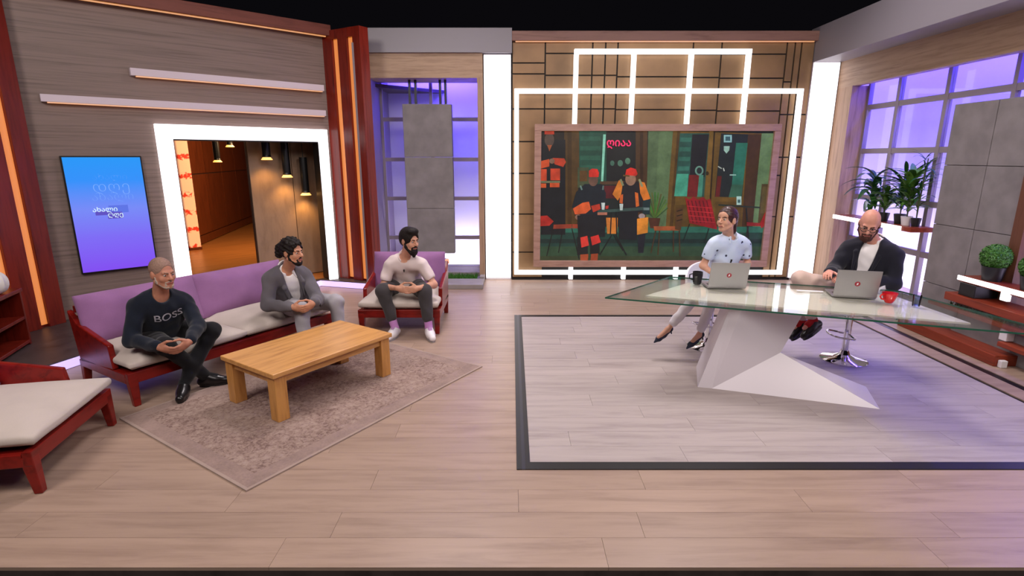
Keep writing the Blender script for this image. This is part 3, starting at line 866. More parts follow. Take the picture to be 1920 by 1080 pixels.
# ---- tiered wooden steps with a lit edge
t = thing('planter_steps', 'tiered red brown wooden steps under the concrete slabs', 'steps', (4.7, 4.6, 0))
def tread(x0, x1, y0, y1, z0, z1, n_='tread', m_=None):
    return MB().box(x0 - 4.7, x1 - 4.7, y0 - 4.6, y1 - 4.6, z0, z1).build(n_, m_ or MAT['stepwood'], t, bevel=0.006)
tread(4.49, 4.74, 4.75, 6.05, 0.001, 0.105)
tread(4.60, 4.66, 3.3, 5.80, 0.335, 0.375)
tread(4.62, 4.92, 3.3, 5.62, 0.43, 0.51)
tread(4.68, 4.92, 3.3, 5.55, 0.640, 0.700)
tread(4.662, 4.678, 3.3, 5.55, 0.655, 0.705, 'light_edge', MAT['tubelight'])
tread(4.66, 4.70, 4.94, 5.02, 0.575, 0.655, 'light_edge', MAT['tubelight'])
tread(4.66, 4.92, 5.3, 5.5, 0.51, 0.64, 'support', MAT['blackplastic'])  # block coloured black to stand for the dark gap under the deck
tread(4.70, 4.92, 3.3, 5.55, 0.001, 0.43, 'support', MAT['concrete'])
tread(4.62, 4.70, 4.82, 4.90, 0.22, 0.335, 'support_block', MAT['white'])
tread(4.52, 4.58, 4.705, 4.749, 0.001, 0.07, 'foot_block', MAT['white'])
tread(4.58, 4.92, 3.4, 4.86, 0.17, 0.215)
grass('turf_strip', 'dark green turf tucked between the wooden steps', 'grass', 4.63, 4.90, 3.4, 5.6, 0.376, 900, 0.045, MAT['darkgrass'], 5)

# ---- wall shelf with plants
t = thing('plant_shelf', 'dark red shelf with glowing edge carrying the potted plants', 'shelf', (4.72, 7.2, 1.0))
MB().box(0.012, 0.30, -0.78, 0.80, 0.03, 0.085).build('board', MAT['stepwood'], t, bevel=0.004)
MB().box(-0.004, 0.012, -0.62, 0.80, 0.03, 0.085).build('light_edge', MAT['tubelight'], t)
leaf_m = m_plain('deep_leaf_green', lin(40, 86, 36), 0.4, 0, 0.3, 20)
leaf_l = m_plain('fresh_leaf_green', lin(84, 130, 46), 0.45, 0, 0.3, 20)
def leaf_mesh(L, wd, droop):
    mb = MB()
    v, f = [], []
    n = 7
    for i in range(n + 1):
        s = i / n
        w2 = wd * math.sin(math.pi * min(1, s * 0.92 + 0.06)) ** 0.8 / 2
        y = L * s
        z = L * (0.75 * s - droop * s * s)
        v += [(-w2, y, z + 0.15 * w2), (0, y, z - 0.1 * w2), (w2, y, z + 0.15 * w2)]
    for i in range(n):
        a = i * 3
        f += [(a, a + 1, a + 4, a + 3), (a + 1, a + 2, a + 5, a + 4)]
    me = mb.add(v, f).mesh('leaf', smooth=True)
    return me
def potted(name, label, loc, pot_r, pot_h, pot_m, leaves, stem_h, mat, seed, Lr, wd, droop):
    rng = random.Random(seed)
    t = thing(name, label, 'plant', loc, 0, 'potted plants on the lit shelf')
    MB().lathe([(pot_r * 0.72, 0), (pot_r, pot_h), (pot_r * 0.88, pot_h), (pot_r * 0.84, pot_h * 0.85), (0.003, pot_h * 0.85)], n=20).build('pot', pot_m, t, smooth=True)
    me = leaf_mesh(1.0, wd, droop)
    me.materials.append(mat)
    mb = MB()
    for k in range(3):
        a = k * 2.1 + seed
        mb.tube([(0, 0, pot_h * 0.8), (0.02 * math.cos(a), 0.02 * math.sin(a), pot_h + stem_h * (0.6 + 0.2 * k))], 0.006, 6)
    mb.build('stem', m_plain('stem_green', lin(70, 84, 40), 0.6), t)
    for i in range(leaves):
        o = link('leaf', me, None, t)
        s = rng.uniform(*Lr)
        o.scale = (s, s, s)
        o.location = (rng.uniform(-0.015, 0.015), rng.uniform(-0.015, 0.015), pot_h + stem_h * rng.uniform(0.1, 1.0))
        o.rotation_euler = (rng.uniform(-0.35, 0.55), 0, rng.uniform(0, 6.28))
    return t
potw = m_plain('white_pot', lin(220, 214, 216), 0.4)
potb = m_plain('black_pot', lin(30, 30, 32), 0.45)
potg = m_plain('grey_pot', lin(120, 112, 112), 0.5)
SZ = 1.0855
potted('broadleaf_plant', 'wide drooping broadleaf plant, the one at the far end of the lit shelf', (4.90, 7.45, SZ), 0.075, 0.12, potg, 34, 0.40, leaf_m, 3, (0.28, 0.46), 0.22, 0.85)
potted('bushy_plant', 'low bushy light green plant behind the bald head on the shelf', (4.86, 7.12, SZ), 0.07, 0.11, potb, 44, 0.24, leaf_l, 5, (0.14, 0.26), 0.28, 0.5)
potted('tall_plant', 'tall upright plant with long leaves in the middle of the lit shelf', (4.89, 6.86, SZ), 0.07, 0.12, potb, 40, 0.50, leaf_m, 11, (0.24, 0.40), 0.17, 0.45)
potted('round_plant', 'round leafy light green plant in a white pot on the shelf', (4.85, 6.68, SZ), 0.065, 0.11, potw, 60, 0.46, leaf_l, 8, (0.14, 0.30), 0.26, 0.45)
potted('palm_plant', 'tall feathery palm at the shelf end by the concrete slab', (4.88, 6.56, SZ), 0.055, 0.10, potb, 48, 0.70, leaf_m, 21, (0.16, 0.30), 0.08, 0.6)

# ---- clipped box balls in black pots
def boxball(loc, r, label, seed):
    rng = random.Random(seed)
    t = thing('boxwood_ball', label, 'plant', loc, 0, 'boxwood balls on the wooden steps')
    MB().lathe([(r * 0.62, 0), (r * 0.80, r * 1.15), (r * 0.74, r * 1.15), (r * 0.70, r * 1.0), (0.004, r * 1.0)], n=24).build('pot', potb, t, smooth=True)
    cz = r * 1.9
    mb = MB()
    mb.lathe([(0.002, -0.86 * r)] + [(0.86 * r * math.sin(a), -0.86 * r * math.cos(a)) for a in [math.pi * k / 10 for k in range(1, 10)]] + [(0.002, 0.86 * r)], (0, 0, cz), 18)
    for i in range(2600):
        z = rng.uniform(-1, 1)
        a = rng.uniform(0, 6.283)
        q = math.sqrt(1 - z * z)
        n_ = Vector((q * math.cos(a), q * math.sin(a), z))
        c = n_ * r * rng.uniform(0.86, 1.0)
        u = n_.orthogonal().normalized()
        u = Matrix.Rotation(rng.uniform(0, 6.28), 3, n_) @ u
        w2 = n_.cross(u)
        tip = c + u * 0.018 + n_ * 0.012
        b0 = c - u * 0.004
        mb.add([b0 + Vector((0, 0, cz)), c + w2 * 0.007 + Vector((0, 0, cz)), tip + Vector((0, 0, cz)), c - w2 * 0.007 + Vector((0, 0, cz))], [(0, 1, 2, 3)])
    mb.build('foliage', MAT['box'], t)
    return t
MAT['box'] = m_plain('boxwood_green', lin(66, 120, 40), 0.5, 0, 0.45, 40)
boxball((4.80, 5.30, 0.7005), 0.125, 'clipped green boxwood ball in a black pot before the concrete slab', 4)
boxball((4.80, 4.88, 0.7005), 0.115, 'smaller clipped green boxwood ball cut by the picture edge', 9)

# ---- bookcase and white ornament beside the striped side panel
BA = math.atan2(-0.94, 0.33)
t = thing('bookcase', 'low open cherry wood bookcase beside the slanted wood wall', 'bookcase', (-4.775, 5.12, PZ + 0.001), BA)
# local x runs toward the viewer, local y away from the room is negative
MB().box(0.0, 0.03, -0.32, 0.0, 0.0, 0.53).build('side_panel', MAT['redwood'], t, bevel=0.003)
MB().box(0.87, 0.90, -0.32, 0.0, 0.0, 0.53).build('side_panel', MAT['redwood'], t, bevel=0.003)
MB().box(0.03, 0.87, -0.32, -0.30, 0.0, 0.53).build('back_panel', MAT['redwood'], t)
for z in (0.02, 0.26):
    MB().box(0.03, 0.87, -0.30, 0.0, z, z + 0.03).build('shelf_board', MAT['redwood'], t, bevel=0.003)
MB().box(-0.01, 0.91, -0.33, 0.01, 0.53, 0.565).build('top_board', MAT['redwood'], t, bevel=0.004)
v = thing('round_vase', 'round white ribbed ornament on top of the cherry bookcase', 'ornament', (-4.80, 4.86, PZ + 0.567))
n = 40
vv, ff = [], []
prof = [(0.03, 0.0)] + [(0.125 * math.sin(math.pi * (0.08 + 0.84 * k / 12)) ** 0.8, 0.105 - 0.105 * math.cos(math.pi * k / 12)) for k in range(1, 12)] + [(0.03, 0.21)]
for (r, z) in prof:
    for k in range(n):
        a = 2 * math.pi * k / n
        rr_ = r * (1 + 0.05 * math.cos(10 * a))
        vv.append((rr_ * math.cos(a), rr_ * math.sin(a), z))
for i in range(len(prof) - 1):
    for k in range(n):
        ff.append((i * n + k, i * n + (k + 1) % n, (i + 1) * n + (k + 1) % n, (i + 1) * n + k))
ff += [tuple(range(n - 1, -1, -1)), tuple(range((len(prof) - 1) * n, len(prof) * n))]
MB().add(vv, ff).build('vase_body', m_plain('white_ceramic', lin(232, 228, 224), 0.35), v, smooth=True)
MB().tube([(0, 0, 0.205), (0.005, 0, 0.225), (0.02, 0.005, 0.24)], [0.012, 0.009, 0.007], 8).build('stalk', m_plain('pale_stalk', lin(190, 180, 160), 0.6), v, smooth=True)
# ================================================================== SCREENS
# ---- big video screen on the back wall
F_, T_, H_ = 1017.0, math.radians(13.55), 1.9
def at(x, y, Y):
    """point of the picture read back onto the upright plane at distance Y"""
    u, v = (x - 960) / F_, (y - 540) / F_
    d = Vector((u, math.cos(T_) - v * math.sin(T_), -math.sin(T_) - v * math.cos(T_)))
    return Vector((0, 0, H_)) + d * (Y / d.y)
SX0, SX1, SZ0, SZ1 = 0.435, 3.870, 0.335, 2.275
t = thing('video_screen', 'large video screen in a rosy wood frame showing seated road workers', 'screen', (2.15, 8.30, 0))
q = -2.15
fw = 0.10
MB().box(SX0 - fw + q, SX1 + fw + q, 0.0, 0.08, SZ1, SZ1 + fw).build('frame_board', MAT['bezel'], t, bevel=0.006)
MB().box(SX0 - fw + q, SX1 + fw + q, 0.0, 0.08, SZ0 - fw, SZ0).build('frame_board', MAT['bezel'], t, bevel=0.006)
MB().box(SX0 - fw + q, SX0 + q, 0.0, 0.08, SZ0, SZ1).build('frame_board', MAT['bezel'], t, bevel=0.006)
MB().box(SX1 + q, SX1 + fw + q, 0.0, 0.08, SZ0, SZ1).build('frame_board', MAT['bezel'], t, bevel=0.006)
MB().box(SX0 + q, SX1 + q, 0.05, 0.08, SZ0, SZ1).build('panel', MAT['blackplastic'], t)
pv, pf, pc = [], [], []
layer = [0]
def shape(pts, c, raw=False):
    layer[0] += 1
    yy = 0.049 - layer[0] * 0.00016
    n0 = len(pv)
    for p in pts:
        P = at(p[0], p[1], 8.345)
        pv.append((min(max(P.x, SX0), SX1) + q, yy, min(max(P.z, SZ0), SZ1)))
    pf.append(tuple(range(n0, n0 + len(pts))))
    pc.append(lin(*c))
def rect(x0, y0, x1, y1, c): shape([(x0, y0), (x1, y0), (x1, y1), (x0, y1)], c)
def ell(cx, cy, rx, ry, c, n=18): shape([(cx + rx * math.cos(2 * math.pi * k / n), cy + ry * math.sin(2 * math.pi * k / n)) for k in range(n)], c)
def line(x0, y0, x1, y1, w, c):
    d = Vector((x1 - x0, y1 - y0)).normalized()
    nx, ny = -d.y * w / 2, d.x * w / 2
    shape([(x0 + nx, y0 + ny), (x1 + nx, y1 + ny), (x1 - nx, y1 - ny), (x0 - nx, y0 - ny)], c)
rect(1000, 235, 1475, 500, (24, 32, 28))
rect(1000, 235, 1066, 430, (38, 32, 24))
rect(1058, 243, 1086, 430, (88, 62, 28))
rect(1064, 243, 1072, 430, (70, 48, 20))
rect(1086, 245, 1137, 350, (34, 80, 64))
for k in range(5): rect(1088, 256 + k * 18, 1126, 264 + k * 18, (44, 96, 76))
shape([(1131, 252), (1136, 252), (1131, 342), (1127, 342)], (150, 224, 196))
rect(1137, 243, 1192, 345, (26, 28, 28))
rect(1084, 345, 1190, 430, (30, 38, 36))
rect(1083, 314, 1104, 352, (74, 84, 56))
rect(1087, 320, 1101, 340, (104, 70, 34))
ell(1148, 306, 4, 5, (70, 110, 92)); ell(1163, 306, 5, 6, (78, 118, 98)); ell(1177, 302, 5, 6, (84, 124, 100))
rect(1125, 340, 1180, 346, (96, 66, 44))
rect(1124, 348, 1160, 372, (92, 26, 30))
rect(1192, 243, 1214, 410, (82, 54, 28))
rect(1200, 243, 1206, 410, (62, 38, 18))
shape([(1216, 240), (1262, 243), (1249, 428), (1211, 428)], (96, 120, 82))
shape([(1216, 240), (1236, 241), (1226, 428), (1211, 428)], (88, 110, 76))
shape([(1262, 243), (1428, 250), (1404, 432), (1248, 428)], (112, 82, 32))
shape([(1270, 246), (1276, 246), (1262, 428), (1255, 428)], (84, 58, 20))
shape([(1275, 250), (1330, 250), (1320, 369), (1264, 368)], (40, 84, 74))
for k in range(4): shape([(1276 - k * 1.5, 258 + k * 18), (1297 - k * 1.5, 258 + k * 18), (1296 - k * 1.5, 266 + k * 18), (1275 - k * 1.5, 266 + k * 18)], (52, 112, 96))
shape([(1298, 252), (1329, 252), (1321, 332), (1293, 330)], (28, 28, 34))
shape([(1269, 326), (1291, 326), (1288, 368), (1264, 368)], (74, 166, 138))
shape([(1292, 328), (1311, 328), (1307, 369), (1288, 369)], (118, 32, 30))
shape([(1311, 328), (1319, 328), (1316, 369), (1307, 369)], (70, 140, 118))
ell(1311, 320, 8, 9, (104, 150, 134)); ell(1311, 320, 5, 6, (36, 42, 46))
shape([(1330, 246), (1338, 246), (1328, 430), (1318, 430)], (128, 94, 38))
shape([(1338, 246), (1341, 246), (1330, 430), (1327, 430)], (50, 34, 14))
shape([(1352, 250), (1403, 252), (1391, 370), (1340, 369)], (32, 40, 42))
shape([(1380, 268), (1402, 268), (1393, 346), (1372, 346)], (44, 116, 98))
shape([(1372, 346), (1393, 346), (1390, 370), (1366, 370)], (56, 100, 80))
rect(1357, 253, 1372, 267, (150, 200, 204)); rect(1360, 256, 1369, 264, (58, 96, 108))
shape([(1357, 274), (1368, 274), (1367, 282), (1362, 288), (1357, 282)], (160, 200, 186))
line(1346, 312, 1353, 316, 2, (180, 190, 180)); line(1356, 315, 1358, 321, 2, (200, 205, 196)); line(1368, 328, 1380, 328, 2, (160, 200, 190))
shape([(1345, 330), (1353, 330), (1349, 369), (1341, 369)], (104, 30, 28))
ell(1326, 325, 3, 4, (52, 40, 20))
shape([(1403, 252), (1428, 252), (1410, 432), (1390, 430)], (74, 48, 22))
shape([(1428, 250), (1456, 250), (1450, 430), (1410, 432)], (104, 132, 90))
shape([(1428, 345), (1452, 345), (1444, 424), (1420, 424)], (82, 66, 34)); shape([(1430, 350), (1448, 350), (1442, 400), (1425, 400)], (98, 82, 44))
rect(1264, 384, 1330, 426, (96, 70, 28)); rect(1341, 378, 1390, 426, (96, 70, 28))
# pavement
rect(1000, 425, 1475, 500, (30, 66, 56))
rect(1000, 425, 1475, 436, (44, 108, 90))
rect(1000, 448, 1475, 456, (22, 46, 42))
rect(1000, 462, 1475, 500, (48, 76, 52))
rect(1000, 480, 1475, 500, (56, 66, 40))
# standing worker at the edge
rect(1014, 262, 1060, 440, (24, 26, 30))
ell(1030, 262, 9, 13, (92, 72, 62)); rect(1021, 243, 1039, 252, (196, 60, 34))
shape([(1026, 272), (1035, 272), (1030, 284)], (180, 90, 50))
shape([(1013, 302), (1030, 298), (1030, 312), (1013, 316)], (222, 84, 40)); shape([(1036, 296), (1058, 297), (1061, 304), (1056, 313), (1040, 308)], (218, 70, 40))
ell(1035, 302, 5, 5, (150, 110, 90))
rect(1013, 317, 1025, 340, (214, 76, 42)); rect(1032, 316, 1050, 338, (216, 70, 40)); rect(1013, 344, 1024, 352, (220, 92, 44)); rect(1031, 343, 1049, 351, (222, 88, 44)); rect(1013, 339, 1050, 343, (120, 120, 90))
shape([(1013, 405), (1026, 404), (1038, 415), (1030, 423), (1013, 424)], (196, 44, 34))
# spiky plant
for k in range(13):
    a = -1.5 + k * 0.25
    line(1228, 410, 1228 + 24 * math.sin(a), 412 - 52 * math.cos(a * 0.75), 2.2, (52 + k % 3 * 22, 84 + k % 4 * 14, 40))
shape([(1215, 408), (1238, 409), (1234, 428), (1219, 428)], (84, 46, 28))
# chairs
shape([(1038, 421), (1072, 420), (1072, 428), (1037, 429)], (150, 58, 38)); shape([(1073, 420), (1099, 421), (1098, 428), (1073, 428)], (158, 64, 40))
for a in ((1037, 430, 1025, 480), (1055, 430, 1047, 474), (1072, 428, 1086, 486), (1090, 428, 1094, 470)): line(*a, 2, (24, 26, 22))
# seated worker with dark jacket
shape([(1080, 360), (1096, 345), (1128, 345), (1136, 362), (1134, 402), (1078, 404), (1072, 388)], (26, 34, 42))
ell(1112, 338, 9, 11, (112, 80, 66)); shape([(1104, 332), (1104, 320), (1110, 316), (1120, 317), (1123, 324), (1122, 332)], (226, 50, 36))
line(1088, 348, 1091, 356, 3, (110, 140, 134)); line(1131, 348, 1130, 356, 3, (100, 120, 116))
shape([(1074, 391), (1092, 380), (1104, 378), (1108, 392), (1098, 400), (1078, 402)], (230, 96, 46)); shape([(1108, 386), (1124, 382), (1126, 392), (1112, 398)], (206, 60, 38))
ell(1084, 407, 6, 5, (150, 110, 90))
shape([(1082, 404), (1136, 400), (1134, 444), (1084, 446)], (24, 26, 30))
rect(1082, 444, 1102, 478, (22, 24, 26)); rect(1106, 442, 1124, 476, (22, 24, 26))
shape([(1088, 445), (1101, 442), (1104, 460), (1090, 464)], (232, 60, 48)); shape([(1107, 444), (1122, 440), (1126, 454), (1110, 460)], (228, 52, 44))
shape([(1088, 477), (1103, 476), (1102, 490), (1088, 490)], (176, 76, 40)); shape([(1108, 476), (1121, 475), (1120, 490), (1107, 490)], (176, 72, 38))
# seated worker in the orange jacket
shape([(1163, 346), (1172, 340), (1196, 340), (1206, 350), (1204, 398), (1160, 398)], (34, 30, 34))
shape([(1148, 364), (1160, 338), (1168, 340), (1164, 366), (1158, 376)], (232, 132, 46)); shape([(1198, 340), (1208, 342), (1219, 372), (1207, 378), (1200, 362)], (234, 128, 42))
shape([(1190, 360), (1196, 362), (1198, 386), (1192, 388)], (228, 110, 44)); shape([(1162, 366), (1168, 364), (1167, 382), (1161, 380)], (220, 100, 42))
line(1163, 336, 1168, 348, 4, (150, 150, 110)); line(1198, 336, 1204, 350, 4, (150, 150, 110))
ell(1182, 336, 10, 12, (168, 124, 100)); shape([(1172, 328), (1174, 318), (1182, 314), (1192, 317), (1195, 326), (1192, 330)], (230, 48, 34)); line(1168, 329, 1180, 330, 3, (110, 80, 40))
shape([(1205, 376), (1219, 373), (1218, 402), (1204, 402)], (24, 48, 52)); rect(1206, 389, 1217, 394, (110, 130, 128))
ell(1203, 405, 6, 5, (170, 150, 150))
shape([(1158, 398), (1196, 396), (1194, 450), (1160, 448)], (22, 26, 30))
shape([(1194, 410), (1215, 407), (1214, 436), (1194, 440)], (236, 144, 46)); shape([(1195, 440), (1210, 438), (1206, 474), (1196, 474)], (26, 30, 40)); shape([(1136, 408), (1158, 408), (1157, 438), (1138, 438)], (224, 130, 48))
# cafe table
shape([(1120, 394), (1206, 388), (1205, 394), (1121, 399)], (60, 84, 78))
for a in ((1146, 398, 1144, 440), (1155, 398, 1156, 440), (1147, 440, 1124, 478), (1154, 440, 1174, 478), (1150, 440, 1168, 470)): line(*a, 2.4, (20, 22, 22))
shape([(1127, 380), (1134, 380), (1133, 393), (1128, 393)], (206, 216, 212)); shape([(1161, 382), (1168, 382), (1167, 394), (1162, 394)], (210, 222, 218))
shape([(1135, 386), (1141, 385), (1140, 391), (1135, 392)], (190, 52, 40)); rect(1120, 398, 1138, 403, (196, 120, 96))
# chair stack and right-hand furniture
shape([(1225, 424), (1272, 424), (1273, 432), (1226, 432)], (172, 88, 46)); shape([(1266, 392), (1281, 388), (1276, 432), (1265, 430)], (92, 60, 30))
for k in range(3): line(1268, 396 + k * 9, 1279, 393 + k * 9, 2, (40, 30, 18))
for a in ((1229, 432, 1220, 474), (1236, 432, 1233, 478), (1262, 432, 1262, 472), (1273, 432, 1274, 480)): line(*a, 2.4, (72, 48, 26))
shape([(1284, 370), (1292, 374), (1300, 368), (1308, 374), (1318, 369), (1324, 375), (1331, 372), (1344, 430), (1334, 428), (1292, 418)], (158, 26, 34))
for k in range(6): line(1289 + k * 7, 376, 1299 + k * 7, 418, 2, (96, 14, 22))
for k in range(4): line(1287 + k * 2, 386 + k * 9, 1334 + k * 2, 390 + k * 9, 1.5, (190, 44, 50))
line(1292, 420, 1280, 452, 2, (24, 30, 28)); line(1328, 428, 1320, 456, 2, (24, 30, 28))
line(1346, 384, 1424, 389, 3, (34, 48, 44)); line(1398, 390, 1404, 470, 3, (22, 30, 28))
rect(1380, 368, 1389, 384, (190, 226, 220)); rect(1382, 374, 1387, 380, (70, 110, 110))
shape([(1399, 416), (1424, 418), (1424, 424), (1399, 423)], (160, 30, 30)); shape([(1424, 418), (1440, 396), (1440, 424), (1426, 428)], (166, 28, 30))
shape([(1400, 424), (1403, 424), (1396, 470), (1393, 470)], (40, 30, 24))
me = bpy.data.meshes.new('video_picture')
me.from_pydata(pv, [], pf)
ca = me.attributes.new('picture_colour', 'FLOAT_COLOR', 'FACE')
ca.data.foreach_set('color', [x for c in pc for x in c])
pm, nt, bs = base_mat('video_picture_light')
an = nd(nt, 'ShaderNodeAttribute', attribute_name='picture_colour')
bs.inputs['Base Color'].default_value = (0.01, 0.01, 0.01, 1)
bs.inputs['Roughness'].default_value = 0.35
tcp = nd(nt, 'ShaderNodeTexCoord')
nzp = nd(nt, 'ShaderNodeTexNoise', i_Scale=5.0, i_Detail=6.0, i_Roughness=0.7)
nt.links.new(tcp.outputs['Object'], nzp.inputs['Vector'])
rgp = ramp(nt, nzp.outputs['Fac'], [(0.30, (0.55, 0.58, 0.56, 1)), (0.70, (1.25, 1.2, 1.2, 1))])
mxp = nd(nt, 'ShaderNodeMix', data_type='RGBA', blend_type='MULTIPLY')
mxp.inputs['Factor'].default_value = 1.0
nt.links.new(an.outputs['Color'], mxp.inputs[6])
nt.links.new(rgp.outputs[0], mxp.inputs[7])
nt.links.new(mxp.outputs[2], bs.inputs['Emission Color'])
bs.inputs['Emission Strength'].default_value = 0.78
link('video_picture', me, pm, t)
# neon word in the picture
tm = text_mesh('ღიაა', 0.15, 0.0, 0.003)
P = at(1160, 268, 8.345)
o = link('neon_word', tm, m_emit('neon_pink', lin(236, 40, 96), 1.2, (0.01, 0.01, 0.01, 1)), t)
o.location = (P.x + q, 0.049 - layer[0] * 0.00016 - 0.002, P.z)
o.rotation_euler = (math.radians(90), 0, 0)

# ---- upright screen on the wood wall
t = wplace(thing('wall_screen', 'upright blue and violet screen hung on the wood wall', 'screen'))
U0, U1, Z0, Z1 = -2.885, -2.14, 0.605, 1.915
MB().box(U0, U1, -0.05, 0.0, Z0, Z1).build('casing', MAT['blackplastic'], t, bevel=0.004)
sm, nt, bs = base_mat('blue_screen_light')
bs.inputs['Base Color'].default_value = (0.01, 0.01, 0.01, 1)
bs.inputs['Roughness'].default_value = 0.3
tc = nd(nt, 'ShaderNodeTexCoord')
sp = nd(nt, 'ShaderNodeSeparateXYZ')
nt.links.new(tc.outputs['Generated'], sp.inputs[0])
rg = ramp(nt, sp.outputs['Z'], [(0.0, lin(132, 78, 246)), (0.30, lin(128, 108, 250)), (0.55, lin(120, 140, 252)), (0.80, lin(44, 146, 255)), (1.0, lin(16, 152, 252))])
dv = nd(nt, 'ShaderNodeVectorMath', operation='DISTANCE')
dv.inputs[1].default_value = (0.5, 0.5, 0.53)
nt.links.new(tc.outputs['Generated'], dv.inputs[0])
gl = nd(nt, 'ShaderNodeMapRange')
gl.inputs['From Min'].default_value = 0.05
gl.inputs['From Max'].default_value = 0.5
gl.inputs['To Min'].default_value = 0.55
gl.inputs['To Max'].default_value = 0.0
nt.links.new(dv.outputs['Value'], gl.inputs['Value'])
mx = nd(nt, 'ShaderNodeMix', data_type='RGBA')
nt.links.new(gl.outputs[0], mx.inputs['Factor'])
nt.links.new(rg.outputs[0], mx.inputs[6])
mx.inputs[7].default_value = lin(190, 196, 255)
nt.links.new(mx.outputs[2], bs.inputs['Emission Color'])
bs.inputs['Emission Strength'].default_value = 0.95
scr = MB().box(U0 + 0.015, U1 - 0.015, -0.053, -0.05, Z0 + 0.015, Z1 - 0.015).build('display', sm, t)
uc = (U0 + U1) / 2
def onscreen(me_, u, z, m_, y, nm):
    o = link(nm, me_, m_, scr)
    o.location = (u, y, z)
    o.rotation_euler = (math.radians(90), 0, 0)
    return o
logo_w = m_emit('logo_white', lin(214, 240, 255), 1.0, (0.02, 0.02, 0.02, 1))
logo_b = m_emit('logo_blue', lin(84, 110, 226), 1.0, (0.02, 0.02, 0.02, 1))
logo_d = m_emit('logo_violet', lin(86, 70, 190), 1.0, (0.02, 0.02, 0.02, 1))
ghost = m_emit('ghost_letter', lin(128, 176, 255), 1.0, (0.02, 0.02, 0.02, 1))
zl = Z0 + 0.535 * (Z1 - Z0)
MB().box(uc - 0.02, uc + 0.165, -0.0545, -0.0535, zl - 0.03, zl + 0.055).build('logo_box', logo_b, scr)
MB().box(uc - 0.15, uc + 0.02, -0.0545, -0.0535, zl - 0.05, zl - 0.005).build('logo_box', logo_d, scr)
MB().box(uc - 0.04, uc + 0.10, -0.0550, -0.0545, zl - 0.095, zl - 0.02).build('logo_box', logo_d, scr)
onscreen(text_mesh('ახალი', 0.070, 0, 0.001), uc - 0.055, zl + 0.012, logo_w, -0.0556, 'logo_word')
onscreen(text_mesh('დღე', 0.066, 0, 0.001), uc + 0.035, zl - 0.052, logo_w, -0.0556, 'logo_word')
for (s_, z_, sz) in (('ახალი', 0.82, 0.10), ('დღე', 0.735, 0.16), ('ახალი', 0.65, 0.12)):
    onscreen(text_mesh(s_, sz, 0, -0.004), uc + 0.04, Z0 + z_ * (Z1 - Z0), ghost, -0.0538, 'ghost_word')
# ================================================================== PEOPLE
def nrm(v): 
    v = np.asarray(v, float)
    return v / np.linalg.norm(v)

